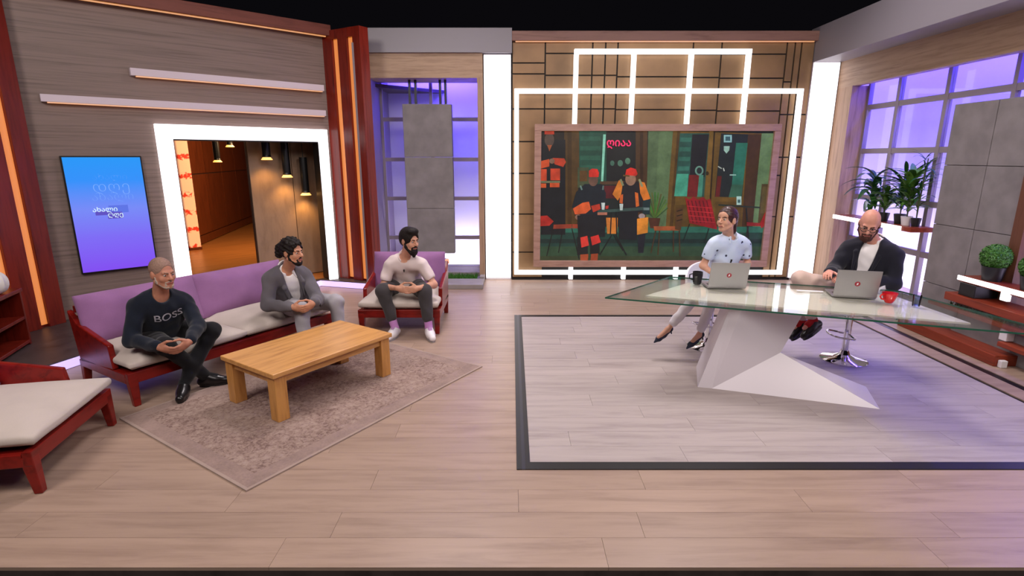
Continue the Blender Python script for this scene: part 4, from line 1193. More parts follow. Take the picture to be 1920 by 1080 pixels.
class SDF:
    """smooth union of tapered limbs and ellipsoids on a voxel grid, turned into one continuous skin"""
    def __init__(self, lo, hi, h):
        self.h = h
        self.lo = np.asarray(lo, float) - 4 * h
        n = np.ceil((np.asarray(hi, float) + 4 * h - self.lo) / h).astype(int) + 1
        self.ax = [(self.lo[i] + h * np.arange(n[i])).astype(np.float32) for i in range(3)]
        self.d = np.full(tuple(n), 0.25, np.float32)
    def sub(self, lo, hi):
        s = []
        for i in range(3):
            a = max(0, int((lo[i] - self.lo[i]) / self.h) - 1)
            b = min(len(self.ax[i]), int((hi[i] - self.lo[i]) / self.h) + 3)
            if b <= a: return None, None
            s.append(slice(a, b))
        g = np.meshgrid(self.ax[0][s[0]], self.ax[1][s[1]], self.ax[2][s[2]], indexing='ij', sparse=True)
        return tuple(s), g
    def _op(self, s, dd, k, mode):
        a = self.d[s]
        if mode == 'add':
            if k > 0:
                hh = np.clip(0.5 + 0.5 * (dd - a) / k, 0, 1)
                self.d[s] = dd * (1 - hh) + a * hh - k * hh * (1 - hh)
            else:
                self.d[s] = np.minimum(a, dd)
        elif mode == 'cut':
            dd = -dd
            if k > 0:
                hh = np.clip(0.5 - 0.5 * (dd - a) / k, 0, 1)
                self.d[s] = dd * (1 - hh) + a * hh + k * hh * (1 - hh)
            else:
                self.d[s] = np.maximum(a, dd)
    def cone(self, p, q, r1, r2, k=0.02, mode='add', flat=None):
        p, q = np.asarray(p, np.float32), np.asarray(q, np.float32)
        r1, r2, k = np.float32(r1), np.float32(r2), np.float32(k)
        m = max(r1, r2) + k + 3 * self.h
        s, g = self.sub(np.minimum(p, q) - m, np.maximum(p, q) + m)
        if s is None: return self
        e = q - p
        L2 = max(e @ e, 1e-9)
        X, Y, Z = g[0] - p[0], g[1] - p[1], g[2] - p[2]
        t = np.clip((X * e[0] + Y * e[1] + Z * e[2]) / L2, 0, 1)
        dx, dy, dz = X - t * e[0], Y - t * e[1], Z - t * e[2]
        dd = np.sqrt(dx * dx + dy * dy + dz * dz) - (r1 + (r2 - r1) * t)
        self._op(s, dd.astype(np.float32), k, mode)
        return self
    def ell(self, c, r, R=None, k=0.02, mode='add'):
        c, r = np.asarray(c, np.float32), np.asarray(r, np.float32)
        k = np.float32(k)
        R = (np.eye(3) if R is None else R).astype(np.float32)          # rows: local axes
        m = r.max() + k + 3 * self.h
        s, g = self.sub(c - m, c + m)
        if s is None: return self
        X, Y, Z = g[0] - c[0], g[1] - c[1], g[2] - c[2]
        l = [R[i, 0] * X + R[i, 1] * Y + R[i, 2] * Z for i in range(3)]
        k0 = np.sqrt(sum((l[i] / r[i]) ** 2 for i in range(3))) + 1e-6
        k1 = np.sqrt(sum((l[i] / r[i] ** 2) ** 2 for i in range(3))) + 1e-6
        self._op(s, (k0 * (k0 - 1) / k1).astype(np.float32), k, mode)
        return self
    def clip(self, p, n):
        p, n = np.asarray(p, float), nrm(n)
        g = np.meshgrid(*self.ax, indexing='ij', sparse=True)
        self.d = np.maximum(self.d, ((g[0] - p[0]) * n[0] + (g[1] - p[1]) * n[1] + (g[2] - p[2]) * n[2]).astype(np.float32))
        return self
    def folds(self, amp, freq, seed=0.0, ani=(1, 1, 1)):
        I, J_, K = np.nonzero(np.abs(self.d) < 0.03)
        x, y, z = [self.ax[i][q_] * np.float32(freq * ani[i]) + np.float32(seed * (i + 1)) for i, q_ in enumerate((I, J_, K))]
        w = np.sin(x + 1.7 * np.sin(z * 0.7 + y * 0.5)) * np.sin(y * 1.1 + 1.3 * np.sin(x * 0.6)) + 0.7 * np.sin(z * 1.6 + x * 0.8 + 1.1 * np.sin(y))
        self.d[I, J_, K] += (amp * w).astype(np.float32)
        return self
    def mesh(self, name, off):
        f = self.d
        s = f < 0
        nx, ny, nz = f.shape
        cnt = np.zeros((nx - 1, ny - 1, nz - 1), np.int8)
        for i in (0, 1):
            for j in (0, 1):
                for k in (0, 1):
                    cnt += s[i:nx - 1 + i, j:ny - 1 + j, k:nz - 1 + k]
        act = (cnt > 0) & (cnt < 8)
        idx = np.full(act.shape, -1, np.int64)
        I, J, K = np.nonzero(act)
        idx[I, J, K] = np.arange(len(I))
        P = np.zeros((len(I), 3))
        C = np.zeros(len(I))
        corners = [(0, 0, 0), (1, 0, 0), (0, 1, 0), (1, 1, 0), (0, 0, 1), (1, 0, 1), (0, 1, 1), (1, 1, 1)]
        for a in range(8):
            for b in range(a + 1, 8):
                ca_, cb_ = np.array(corners[a]), np.array(corners[b])
                if np.abs(ca_ - cb_).sum() != 1: continue
                fa = f[I + ca_[0], J + ca_[1], K + ca_[2]]
                fb = f[I + cb_[0], J + cb_[1], K + cb_[2]]
                m = (fa < 0) != (fb < 0)
                t = fa[m] / (fa[m] - fb[m])
                P[m] += ca_ + t[:, None] * (cb_ - ca_)
                C[m] += 1
        P = P / C[:, None] + np.stack([I, J, K], 1)
        P = P * self.h + self.lo - np.asarray(off)
        quads = []
        for ax in range(3):
            sl0 = [slice(None)] * 3
            sl1 = [slice(None)] * 3
            sl0[ax] = slice(0, -1)
            sl1[ax] = slice(1, None)
            A, B = s[tuple(sl0)], s[tuple(sl1)]
            e = np.argwhere(A != B)
            o1, o2 = [(1, 2), (2, 0), (0, 1)][ax]
            e = e[(e[:, o1] > 0) & (e[:, o2] > 0) & (e[:, o1] < f.shape[o1] - 1) & (e[:, o2] < f.shape[o2] - 1)]
            inside = A[e[:, 0], e[:, 1], e[:, 2]]
            q = []
            for (d1, d2) in ((1, 1), (0, 1), (0, 0), (1, 0)):
                ee = e.copy()
                ee[:, o1] -= d1
                ee[:, o2] -= d2
                q.append(idx[ee[:, 0], ee[:, 1], ee[:, 2]])
            q = np.stack(q, 1)
            q[~inside] = q[~inside][:, ::-1]
            quads.append(q)
        Q = np.concatenate(quads)
        Q = Q[(Q >= 0).all(1)]
        me = bpy.data.meshes.new(name)
        me.vertices.add(len(P))
        me.vertices.foreach_set('co', P.astype(np.float32).ravel())
        me.loops.add(len(Q) * 4)
        me.loops.foreach_set('vertex_index', Q.astype(np.int32)[:, ::-1].ravel()[::1] if False else Q.astype(np.int32).ravel())
        me.polygons.add(len(Q))
        me.polygons.foreach_set('loop_start', np.arange(0, len(Q) * 4, 4, dtype=np.int32))
        me.polygons.foreach_set('use_smooth', np.ones(len(Q), dtype=bool))
        me.update(calc_edges=True)
        return me

def m_skin(name, c):
    m, nt, bs = base_mat(name)
    bs.inputs['Roughness'].default_value = 0.5
    bs.inputs['Specular IOR Level'].default_value = 0.35
    bs.inputs['Subsurface Weight'].default_value = 0.08
    bs.inputs['Subsurface Radius'].default_value = (0.02, 0.008, 0.004)
    tc = nd(nt, 'ShaderNodeTexCoord')
    nz = nd(nt, 'ShaderNodeTexNoise', i_Scale=22.0, i_Detail=4.0)
    nt.links.new(tc.outputs['Object'], nz.inputs['Vector'])
    r = ramp(nt, nz.outputs['Fac'], [(0.3, tuple(x * 0.88 for x in c[:3]) + (1,)), (0.7, tuple(min(1, x * 1.08) for x in c[:3]) + (1,))])
    nt.links.new(r.outputs[0], bs.inputs['Base Color'])
    return m

MAT['hair_dark'] = m_plain('dark_brown_hair', lin(26, 19, 17), 0.65, 0, 0.35, 60, 0.4, 0.25)
MAT['hair_grey'] = m_plain('cropped_grey_hair', lin(142, 112, 98), 0.8, 0, 0.2, 80, 0.3)
MAT['beard_grey'] = m_plain('grey_white_beard', lin(168, 152, 140), 0.8, 0, 0.25, 80, 0.3)
MAT['hair_brown'] = m_plain('chestnut_hair', lin(58, 28, 26), 0.4, 0, 0.35, 50, 0.3)
MAT['beard_brown'] = m_plain('reddish_brown_beard', lin(74, 38, 28), 0.7, 0, 0.35, 60, 0.4)
MAT['eyewhite'] = m_plain('eye_white', lin(186, 170, 164), 0.25)
MAT['iris'] = m_plain('dark_iris', lin(30, 18, 14), 0.15)
MAT['lips'] = m_plain('lip_rose', lin(168, 92, 86), 0.4)

def hand(S, w, d, n, side, curl=1.0, s=1.0):
    """palm, four fingers of unequal length and a thumb from the side of the palm; n points out of the palm"""
    d = nrm(d)
    n = np.asarray(n, float)
    n = nrm(n - d * (n @ d))
    x = np.cross(d, n) * side
    R = np.stack([x, d, n])
    S.ell(w + d * 0.048 * s, np.array([0.042, 0.055, 0.018]) * s, R, 0.012)
    S.cone(w - d * 0.01, w + d * 0.03 * s, 0.026 * s, 0.028 * s, 0.012)
    for off, L in ((-0.030, 0.066), (-0.010, 0.080), (0.011, 0.084), (0.031, 0.075)):
        p = w + (d * 0.088 + x * off) * s
        a = 0.0
        for frac, c, r in ((0.44, 0.45, 0.0092), (0.32, 0.75, 0.0085), (0.24, 0.55, 0.0075)):
            a += c * curl
            e = d * math.cos(a) + n * math.sin(a)
            q = p + e * L * frac * s
            S.cone(p, q, r * s, r * 0.92 * s, 0.004)
            p = q
    p = w + (d * 0.028 + x * 0.036 + n * 0.004) * s
    q = p + nrm(d * 0.62 + x * 0.62 + n * 0.45 * curl) * 0.045 * s
    S.cone(p, q, 0.0125 * s, 0.0105 * s, 0.008)
    S.cone(q, q + nrm(d * 0.85 + x * 0.15 + n * 0.5 * curl) * 0.032 * s, 0.0105 * s, 0.0085 * s, 0.003)

def person(label, J, s, look, tilt, skin, cfg):
    J = {k: np.asarray(v, float) for k, v in J.items()}
    base = np.array([J['pel'][0], J['pel'][1], 0.0])
    root = thing('person', label, 'person', tuple(base), 0, 'people in the studio')
    sk = m_skin('skin', lin(*skin))
    # frames
    up = nrm(J['neck'] - J['pel'])
    xs = nrm(J['shL'] - J['shR'])
    xs = nrm(xs - up * (xs @ up))
    fw = np.cross(xs, up)
    RT = np.stack([xs, fw, up])
    hc = J['head']
    hy = nrm(look)
    hz = nrm(np.asarray(tilt, float) - hy * (np.asarray(tilt, float) @ hy))
    hx = np.cross(hz, hy) * -1.0
    hx = np.cross(hy, hz)                            # to the person's right when looking along hy
    RH = np.stack([hx, hy, hz])
    def hp_(x, y, z): return hc + s * (x * hx + y * hy + z * hz)
    lerp = lambda a, b, t_: J[a] * (1 - t_) + J[b] * t_ if isinstance(a, str) else a * (1 - t_) + b * t_
    allp = np.array(list(J.values()))
    lo, hi = allp.min(0) - 0.22, allp.max(0) + 0.22
    lo[2] = max(lo[2], 0.0)
    bw = cfg.get('build', 1.0) * s
    spine = lambda t_: J['pel'] * (1 - t_) + J['neck'] * t_
    def torso(S, o, k=0.05):
        S.ell(J['pel'], np.array([0.165, 0.12, 0.115]) * bw + o, RT, k)
        S.ell(spine(0.33), np.array([0.148, 0.115, 0.16]) * bw + o, RT, k)
        S.ell(spine(0.66), np.array([0.168, 0.118, 0.17]) * bw + o, RT, k)
        S.cone(J['shR'] * 0.92 + J['shL'] * 0.08, J['shL'] * 0.92 + J['shR'] * 0.08, 0.056 * bw + o, 0.056 * bw + o, k)
        S.cone(lerp('shR', 'neck', 0.35), lerp('neck', 'shR', 0.05), 0.05 * bw + o, 0.05 * bw + o, k)
        S.cone(lerp('shL', 'neck', 0.35), lerp('neck', 'shL', 0.05), 0.05 * bw + o, 0.05 * bw + o, k)
    def arm(S, c, o, end=1.0, k=0.025):
        sh, el, wr = J['sh' + c], J['el' + c], J['wr' + c]
        if end <= 0.5:
            S.cone(sh, sh + (el - sh) * end * 2, 0.049 * bw + o, 0.045 * bw + o + 0.004, k)
        else:
            S.cone(sh, el, 0.050 * bw + o, 0.042 * bw + o, k)
            t_ = (end - 0.5) * 2
            S.cone(el, el + (wr - el) * t_, 0.044 * bw + o, (0.044 + (0.028 - 0.044) * t_) * bw + o, k)
    def leg(S, c, o, end=1.0, k=0.03):
        h_, kn, an = J['hip' + c], J['kn' + c], J['an' + c]
        S.cone(h_, kn, 0.092 * bw + o, 0.062 * bw + o, k)
        S.cone(kn, kn + (an - kn) * end, 0.060 * bw + o, (0.060 + (0.036 - 0.060) * end) * bw + o, k)
    # ---- body: one continuous skin
    B = SDF(lo, hi, 0.0062)
    torso(B, -0.012)
    for c in 'RL':
        arm(B, c, -0.004)
        leg(B, c, -0.010)
        B.cone(J['an' + c], J['an' + c] * 0.35 + J['toe' + c] * 0.65, (0.027 if cfg['shoe']['kind'] == 'pump' else 0.034) * s, 0.020 * s, 0.02)
    B.cone(J['neck'] - up * 0.03, hp_(0, -0.02, -0.05), 0.060 * s * cfg.get('neckw', 1), 0.054 * s, 0.03)
    B.ell(hp_(0, -0.018, 0.032), np.array([0.076, 0.098, 0.092]) * s, RH, 0.03)
    fem = cfg.get('fem')
    B.ell(hp_(0, 0.022, -0.042), np.array([0.055, 0.066, 0.076] if fem else [0.062, 0.070, 0.082]) * s, RH, 0.03)
    cw_ = 0.008 if fem else 0.018
    jr = 0.011 if fem else 0.018
    B.cone(hp_(-cw_, 0.064, -0.102), hp_(cw_, 0.064, -0.102), (0.015 if fem else 0.020) * s, (0.015 if fem else 0.020) * s, 0.02)
    B.cone(hp_(-0.058, 0.0, -0.06), hp_(-0.02, 0.06, -0.098), jr * s, jr * s, 0.02)
    B.cone(hp_(0.058, 0.0, -0.06), hp_(0.02, 0.06, -0.098), jr * s, jr * s, 0.02)
    if not fem:
        B.cone(hp_(-0.036, 0.074, 0.020), hp_(0.036, 0.074, 0.020), 0.014 * s, 0.014 * s, 0.014)
    else:
        B.ell(hp_(0, 0.040, 0.040), np.array([0.060, 0.046, 0.050]) * s, RH, 0.02)
    for e in (-1, 1):
        B.ell(hp_(0.040 * e, 0.060, -0.030), np.array([0.022, 0.022, 0.024]) * s, RH, 0.016)
        B.ell(hp_(0.032 * e, 0.098, 0.002), np.array([0.019, 0.016, 0.012]) * s, RH, 0.008, 'cut')
        B.ell(hp_(0.078 * e, -0.014, -0.008), np.array([0.010, 0.024, 0.034]) * s, RH, 0.006)
    B.cone(hp_(0, 0.086, 0.012), hp_(0, 0.112, -0.026), (0.007 if fem else 0.009) * s, (0.011 if fem else 0.014) * s, 0.008)
    B.cone(hp_(-0.013, 0.098, -0.030), hp_(0.013, 0.098, -0.030), 0.009 * s, 0.009 * s, 0.005)
    B.cone(hp_(-0.020, 0.082, -0.066), hp_(0.020, 0.082, -0.066), 0.010 * s, 0.010 * s, 0.006)
    for c, sd in (('R', 1), ('L', -1)):
        hand(B, J['wr' + c], J['hd' + c], J['hn' + c], sd * cfg.get('thumb' + c, 1), cfg.get('curl', 1.0), s * cfg.get('hands', 1.0))
    link('body', B.mesh('body', base), sk, root)
    # ---- face pieces
    for e in (-1, 1):
        o = MB().lathe([(0.001, -1)] + [(math.sin(a), -math.cos(a)) for a in [math.pi * k / 8 for k in range(1, 8)]] + [(0.001, 1)], n=12).build('eye', MAT['eyewhite'], root, smooth=True)
        o.scale = (0.0118 * s,) * 3
        o.location = tuple(hp_(0.031 * e, 0.076, 0.002) - base)
        i_ = MB().lathe([(0.001, -1)] + [(math.sin(a), -math.cos(a)) for a in [math.pi * k / 6 for k in range(1, 6)]] + [(0.001, 1)], n=10).build('iris', MAT['iris'], o, smooth=True)
        i_.scale = (0.5,) * 3
        d_ = hy * 0.72
        i_.location = tuple(d_)
    EB = SDF(hc - 0.16, hc + 0.16, 0.004)
    for e in (-1, 1):
        EB.cone(hp_(0.014 * e, 0.092, 0.020), hp_(0.036 * e, 0.086, 0.026), (0.0038 if cfg.get('fem') else 0.0055) * s, 0.004 * s, 0.003)
        EB.cone(hp_(0.036 * e, 0.086, 0.026), hp_(0.052 * e, 0.070, 0.020), 0.005 * s, 0.003 * s, 0.003)
    link('eyebrows', EB.mesh('eyebrows', base), cfg['brow'], root)
    LP_ = SDF(hc - 0.16, hc + 0.16, 0.004)
    LP_.cone(hp_(-0.019, 0.086, -0.066), hp_(0.019, 0.086, -0.066), 0.0075 * s, 0.0075 * s, 0.003)
    link('lips', LP_.mesh('lips', base), MAT['lips'], root)
    # ---- hair
    hs = cfg.get('hair')
    HS = SDF(hc - 0.26, hc + 0.24, 0.0055)
    if hs:
        g_ = {'buzz': 0.0025, 'short': 0.016, 'bun': 0.016, 'ponytail': 0.010}[hs]
        HS.ell(hp_(0, -0.022, 0.036), np.array([0.078 + g_, 0.100 + g_, 0.093 + g_]) * s, RH, 0.0)
        if hs == 'short':
            HS.ell(hp_(0, 0.035, 0.105), np.array([0.070, 0.060, 0.040]) * s, RH, 0.02)
            HS.ell(hp_(0, -0.07, 0.0), np.array([0.076, 0.045, 0.075]) * s, RH, 0.02)
        if hs == 'bun':
            HS.ell(hp_(0, -0.02, 0.100), np.array([0.078, 0.070, 0.042]) * s, RH, 0.03)
            HS.folds(0.005, 90, 1.0)
        if hs == 'ponytail':
            HS.folds(0.0015, 120, 2.0)
        fy, fz = cfg.get('hairline', (0.045, 0.055))
        # clear the face, the ears and the nape
        HS.ell(hp_(0, 0.125, -0.040), np.array([0.085, 0.082 + cfg.get('recede', 0.0), 0.135]) * s, RH, 0.008, 'cut')
        HS.ell(hp_(0, 0.060, -0.110), np.array([0.120, 0.085, 0.110]) * s, RH, 0.008, 'cut')
        HS.ell(hp_(0, -0.05, -0.170), np.array([0.13, 0.13, 0.085]) * s, RH, 0.01, 'cut')
        for e in (-1, 1):
            HS.ell(hp_(0.085 * e, -0.012, -0.012), np.array([0.022, 0.028, 0.038]) * s, RH, 0.006, 'cut')
        if hs == 'bun':
            HS.ell(hp_(0, -0.150, 0.020), np.array([0.050, 0.050, 0.058]) * s, RH, 0.015)
            HS.ell(hp_(0.01, -0.160, -0.030), np.array([0.040, 0.036, 0.045]) * s, RH, 0.02)
            HS.folds(0.004, 110, 3.0)
        if hs == 'ponytail':
            HS.ell(hp_(0, -0.120, 0.0), np.array([0.035, 0.035, 0.035]) * s, RH, 0.02)
            HS.cone(hp_(0, -0.12, -0.005), hp_(0.01, -0.135, -0.10), 0.036 * s, 0.030 * s, 0.02)
            HS.cone(hp_(0.01, -0.135, -0.10), hp_(0.015, -0.11, -0.19), 0.030 * s, 0.012 * s, 0.02)
        link('hair', HS.mesh('hair', base), cfg['hairmat'], root)
    bd = cfg.get('beard')
    if bd:
        r_, lng = bd
        BD = SDF(hc - 0.24, hc + 0.20, 0.005)
        for e in (-1, 1):
            BD.cone(hp_(0.070 * e, 0.002, -0.015), hp_(0.060 * e, 0.016, -0.062), r_ * 0.55 * s, r_ * 0.9 * s, 0.012)
            BD.cone(hp_(0.060 * e, 0.016, -0.062), hp_(0.030 * e, 0.062, -0.100 - lng * 0.4), r_ * 0.95 * s, r_ * 1.15 * s, 0.015)
            BD.cone(hp_(0.028 * e, 0.072, -0.062), hp_(0.024 * e, 0.074, -0.095), r_ * 0.7 * s, r_ * 0.8 * s, 0.012)
            BD.cone(hp_(0.0, 0.094, -0.047), hp_(0.028 * e, 0.080, -0.062), r_ * 0.42 * s, r_ * 0.45 * s, 0.006)
        BD.cone(hp_(-0.014, 0.070, -0.106), hp_(0.014, 0.070, -0.106), r_ * 1.15 * s, r_ * 1.15 * s, 0.02)
        if lng > 0:
            BD.cone(hp_(0, 0.062, -0.108), hp_(0, 0.070, -0.108 - lng), r_ * 1.5 * s, r_ * 0.9 * s, 0.03)
        BD.folds(0.0016, 160, 1.0)
        link('beard', BD.mesh('beard', base), cfg['beardmat'], root)
    # ---- clothes
    tp = cfg['top']
    up_pts = np.array([J[k] for k in ('pel', 'neck', 'shR', 'shL', 'elR', 'elL', 'wrR', 'wrL', 'hipR', 'hipL')])
    tlo, thi = up_pts.min(0) - 0.21, up_pts.max(0) + 0.19
    tlo[2] = max(tlo[2], 0)
    TS = SDF(tlo, thi, 0.0085)
    torso(TS, 0.012 + tp.get('loose', 0.0))
    for c in 'RL':
        arm(TS, c, 0.010 + tp.get('loose', 0.0) * 0.7, tp['sleeve'])
    if tp.get('hip', 1):
        TS.cone(J['hipR'], J['hipL'], 0.105 * bw + 0.012, 0.105 * bw + 0.012, 0.05)
    TS.folds(tp.get('fold', 0.0035), 34, 1.0, (1, 1, 0.75))
    if tp['sleeve'] <= 0.5:
        for c in 'RL':
            sh0, el0 = J['sh' + c], J['el' + c]
            ad = nrm(el0 - sh0)
            e0 = sh0 + (el0 - sh0) * tp['sleeve'] * 2
            TS.cone(e0 + ad * 0.056, el0 + ad * 0.03, 0.052, 0.052, 0.006, 'cut')
    # neckline
    TS.ell(J['neck'] + fw * 0.035 + up * 0.050, np.array([0.066, 0.075, 0.075]) * s, RT, 0.01, 'cut')
    if tp.get('open'):
        a = J['neck'] + fw * 0.11 + up * 0.03
        b = spine(0.30) + fw * 0.175 * bw
        TS.cone(a, b, 0.066 * s, 0.056 * s, 0.01, 'cut')
        TS.cone(b, b - up * 0.22 + fw * 0.01, 0.056 * s, 0.075 * s, 0.01, 'cut')
    top = link(tp['name'], TS.mesh(tp['name'], base), tp['mat'], root)
    if tp.get('under'):
        US = SDF(tlo, thi, 0.0085)
        torso(US, 0.006)
        US.folds(0.002, 40, 2.0)
        US.ell(J['neck'] + fw * 0.045 + up * 0.045, np.array([0.050, 0.065, 0.070]) * s, RT, 0.01, 'cut')
        link('shirt', US.mesh('shirt', base), tp['under'], root)
    if tp.get('collar') is not None:
        CS = SDF(J['neck'] - 0.2, J['neck'] + 0.22, 0.0055)
        ring = []
        for k in range(15):
            a = math.radians(-55 - 250 * k / 14 + 0)
            # open at the front
            a = math.radians(90 + 38 + (360 - 76) * k / 14)
            ring.append(J['neck'] + up * (0.036 - 0.028 * math.sin(a)) + xs * 0.068 * s * math.cos(a) + fw * (0.010 + 0.072 * math.sin(a)) * s)
        for k in range(14):
            CS.cone(ring[k] - up * 0.012, ring[k + 1] - up * 0.012, 0.010, 0.010, 0.004)
            CS.cone(ring[k] + up * 0.010, ring[k + 1] + up * 0.010, 0.008, 0.008, 0.004)
        for e_, rp in ((-1, ring[0]), (1, ring[-1])):
            CS.cone(rp, rp + fw * 0.030 - up * 0.050 + (rp - J['neck'] - fw * ((rp - J['neck']) @ fw) - up * ((rp - J['neck']) @ up)) * 0.3, 0.014, 0.007, 0.008)
        link('collar', CS.mesh('collar', base), tp['collar'], root)
    if tp.get('lapel') is not None:
        LS = SDF(tlo, thi, 0.0075)
        a = J['neck'] + up * 0.015
        b = J['pel'] * 0.55 + J['neck'] * 0.45 + fw * 0.155 * bw
        for e in (-1, 1):
            m_ = J['neck'] * 0.80 + J['pel'] * 0.20 + fw * 0.125 * bw + xs * 0.088 * e * bw
            LS.cone(a + xs * 0.068 * e - fw * 0.02, a + xs * 0.078 * e + fw * 0.065 - up * 0.02, 0.014, 0.017, 0.012)
            LS.cone(a + xs * 0.078 * e + fw * 0.065 - up * 0.02, m_, 0.017, 0.022, 0.012)
            LS.cone(m_, b + xs * 0.072 * e, 0.020, 0.008, 0.012)
        link('lapels', LS.mesh('lapels', base), tp['lapel'], root)
    tr = cfg['trousers']
    lp = np.array([J[k] for k in ('pel', 'hipR', 'hipL', 'knR', 'knL', 'anR', 'anL')])
    llo, lhi = lp.min(0) - 0.21, lp.max(0) + 0.21
    llo[2] = max(llo[2], 0)
    PS = SDF(llo, lhi, 0.0085)
    PS.ell(J['pel'] - up * 0.02, np.array([0.170, 0.125, 0.10]) * bw + 0.008, RT, 0.05)
    PS.cone(J['hipR'], J['hipL'], 0.100 * bw, 0.100 * bw, 0.05)
    for c in 'RL':
        leg(PS, c, 0.008 + tr.get('loose', 0.0), tr['end' + c] if ('end' + c) in tr else tr['end'])
    PS.folds(0.0035, 36, 4.0, (1, 1, 0.8))
    link('trousers', PS.mesh('trousers', base), tr['mat'], root)
    if tr.get('sock') is not None:
        fp = np.array([J[k] for k in ('anR', 'anL', 'toeR', 'toeL')])
        KS = SDF(fp.min(0) - 0.12, fp.max(0) + np.array([0.12, 0.12, 0.25]), 0.0075)
        for c in 'RL':
            if cfg.get('hide' + c): continue
            KS.cone(J['kn' + c] * 0.30 + J['an' + c] * 0.70, J['an' + c], 0.044 * bw, 0.042 * s, 0.01)
            KS.cone(J['an' + c], J['an' + c] * 0.6 + J['toe' + c] * 0.4, 0.040 * s, 0.036 * s, 0.01)
        link('socks', KS.mesh('socks', base), tr['sock'], root)
    # ---- shoes
    sh_ = cfg['shoe']
    for c in 'RL':
        an, toe = J['an' + c], J['toe' + c]
        fd = nrm(toe - an)
        shin = nrm(J['kn' + c] - an)
        dn = nrm(-shin + fd * (shin @ fd)) if abs(shin @ fd) < 0.97 else np.array([0, 0, -1.0])
        if cfg.get('flat'):
            fd = nrm(np.array([fd[0], fd[1], 0]))
            dn = np.array([0, 0, -1.0])
        sd = np.cross(fd, dn)
        RS = np.stack([sd, fd, dn])
        heel = an - fd * 0.035 * s + dn * 0.045 * s
        S2 = SDF(np.minimum(an, toe) - 0.17, np.maximum(an, toe) + 0.17, 0.0058)
        L = 0.235 * s
        kind = sh_['kind']
        tip = heel + fd * L
        if kind == 'pump':
            tip = heel + fd * 0.215 * s + dn * 0.0
            heel = an - fd * 0.030 * s + dn * 0.022 * s
            tip = an + fd * 0.185 * s + dn * 0.018 * s
            S2.cone(heel, heel + fd * 0.09 * s + dn * 0.006, 0.031 * s, 0.024 * s, 0.01)
            S2.cone(heel + fd * 0.09 * s + dn * 0.006, tip - fd * 0.06 * s, 0.030 * s, 0.028 * s, 0.02)
            S2.cone(tip - fd * 0.06 * s, tip, 0.028 * s, 0.008 * s, 0.015)
            S2.ell(an + fd * 0.035 * s - dn * 0.030 * s, np.array([0.030, 0.060, 0.040]) * s, RS, 0.006, 'cut')
            sh_o = link('shoe', S2.mesh('shoe', base), sh_['mat'], root)
            MB().tube([tuple(heel + dn * 0.01 - base), tuple(heel + dn * 0.085 - base)], [0.014, 0.005], 8).build('heel', sh_['mat'], sh_o, smooth=True)
        else:
            S2.cone(heel, heel + fd * 0.10 * s, 0.040 * s, 0.042 * s, 0.02)
            S2.cone(heel + fd * 0.09 * s, tip - fd * 0.03 * s + dn * 0.012, 0.044 * s, 0.034 * s, 0.03)
            S2.cone(an + dn * 0.035, an + dn * 0.012, 0.042 * s, 0.042 * s, 0.02)
            S2.cone(an + fd * 0.03 + dn * 0.012, heel + fd * 0.13 * s, 0.036 * s, 0.034 * s, 0.03)
            S2.clip(heel + dn * 0.030 * s, dn)
            sh_o = link('shoe', S2.mesh('shoe', base), sh_['mat'], root)
            if kind == 'sneaker':
                bs2 = BVHTree.FromPolygons([tuple(v.co) for v in sh_o.data.vertices], [tuple(p_.vertices) for p_ in sh_o.data.polygons])
                lc = MB()
                for q_ in (0.075, 0.095, 0.115):
                    pts_ = []
                    for w_3 in (-0.020, -0.010, 0.0, 0.010, 0.020):
                        h_ = bs2.ray_cast(Vector(heel + fd * q_ * s + sd * w_3 * s - dn * 0.2 - base), Vector(dn))
                        if h_[0] is not None: pts_.append(tuple(h_[0] - Vector(dn) * 0.001))
                    if len(pts_) > 1: lc.tube(pts_, 0.0032, 6)
                lc.build('laces', greysole, sh_o)
                hb = heel - fd * 0.036 * s + dn * 0.0
                MB().tube([tuple(hb - dn * 0.012 * s - base), tuple(hb + dn * 0.012 * s - base)], 0.016 * s, 10).build('heel_tab', MAT['blackplastic'], sh_o, smooth=True)
            # sole
            poly = []
            for k in range(20):
                a = 2 * math.pi * k / 20
                y_ = 0.5 + 0.54 * math.cos(a)
                w_2 = (0.044 if y_ > 0.5 else 0.040) * math.sin(a)
                poly.append(heel + fd * (L * y_ - 0.014 * s) + sd * w_2 * s)
            vv = [tuple(p + dn * 0.026 * s - base) for p in poly] + [tuple(p + dn * 0.048 * s - base) for p in poly]
            MB().add(vv, [tuple(range(20)), tuple(range(39, 19, -1))] + [(k, k + 20, (k + 1) % 20 + 20, (k + 1) % 20) for k in range(20)]).build('sole', sh_['sole'], sh_o)
    def chest_hit(u, v_):
        """point on the top's surface: u to the person's left, v_ along the spine fraction"""
        bv = BVHTree.FromPolygons([tuple(v.co) for v in top.data.vertices], [tuple(p.vertices) for p in top.data.polygons])
        o_ = spine(v_) + xs * u + fw * 0.5 - base
        h_ = bv.ray_cast(Vector(o_), Vector(-fw))
        return h_
    return dict(root=root, top=top, base=base, xs=xs, fw=fw, up=up, spine=spine, hp=hp_, hx=hx, hy=hy, hz=hz, J=J)

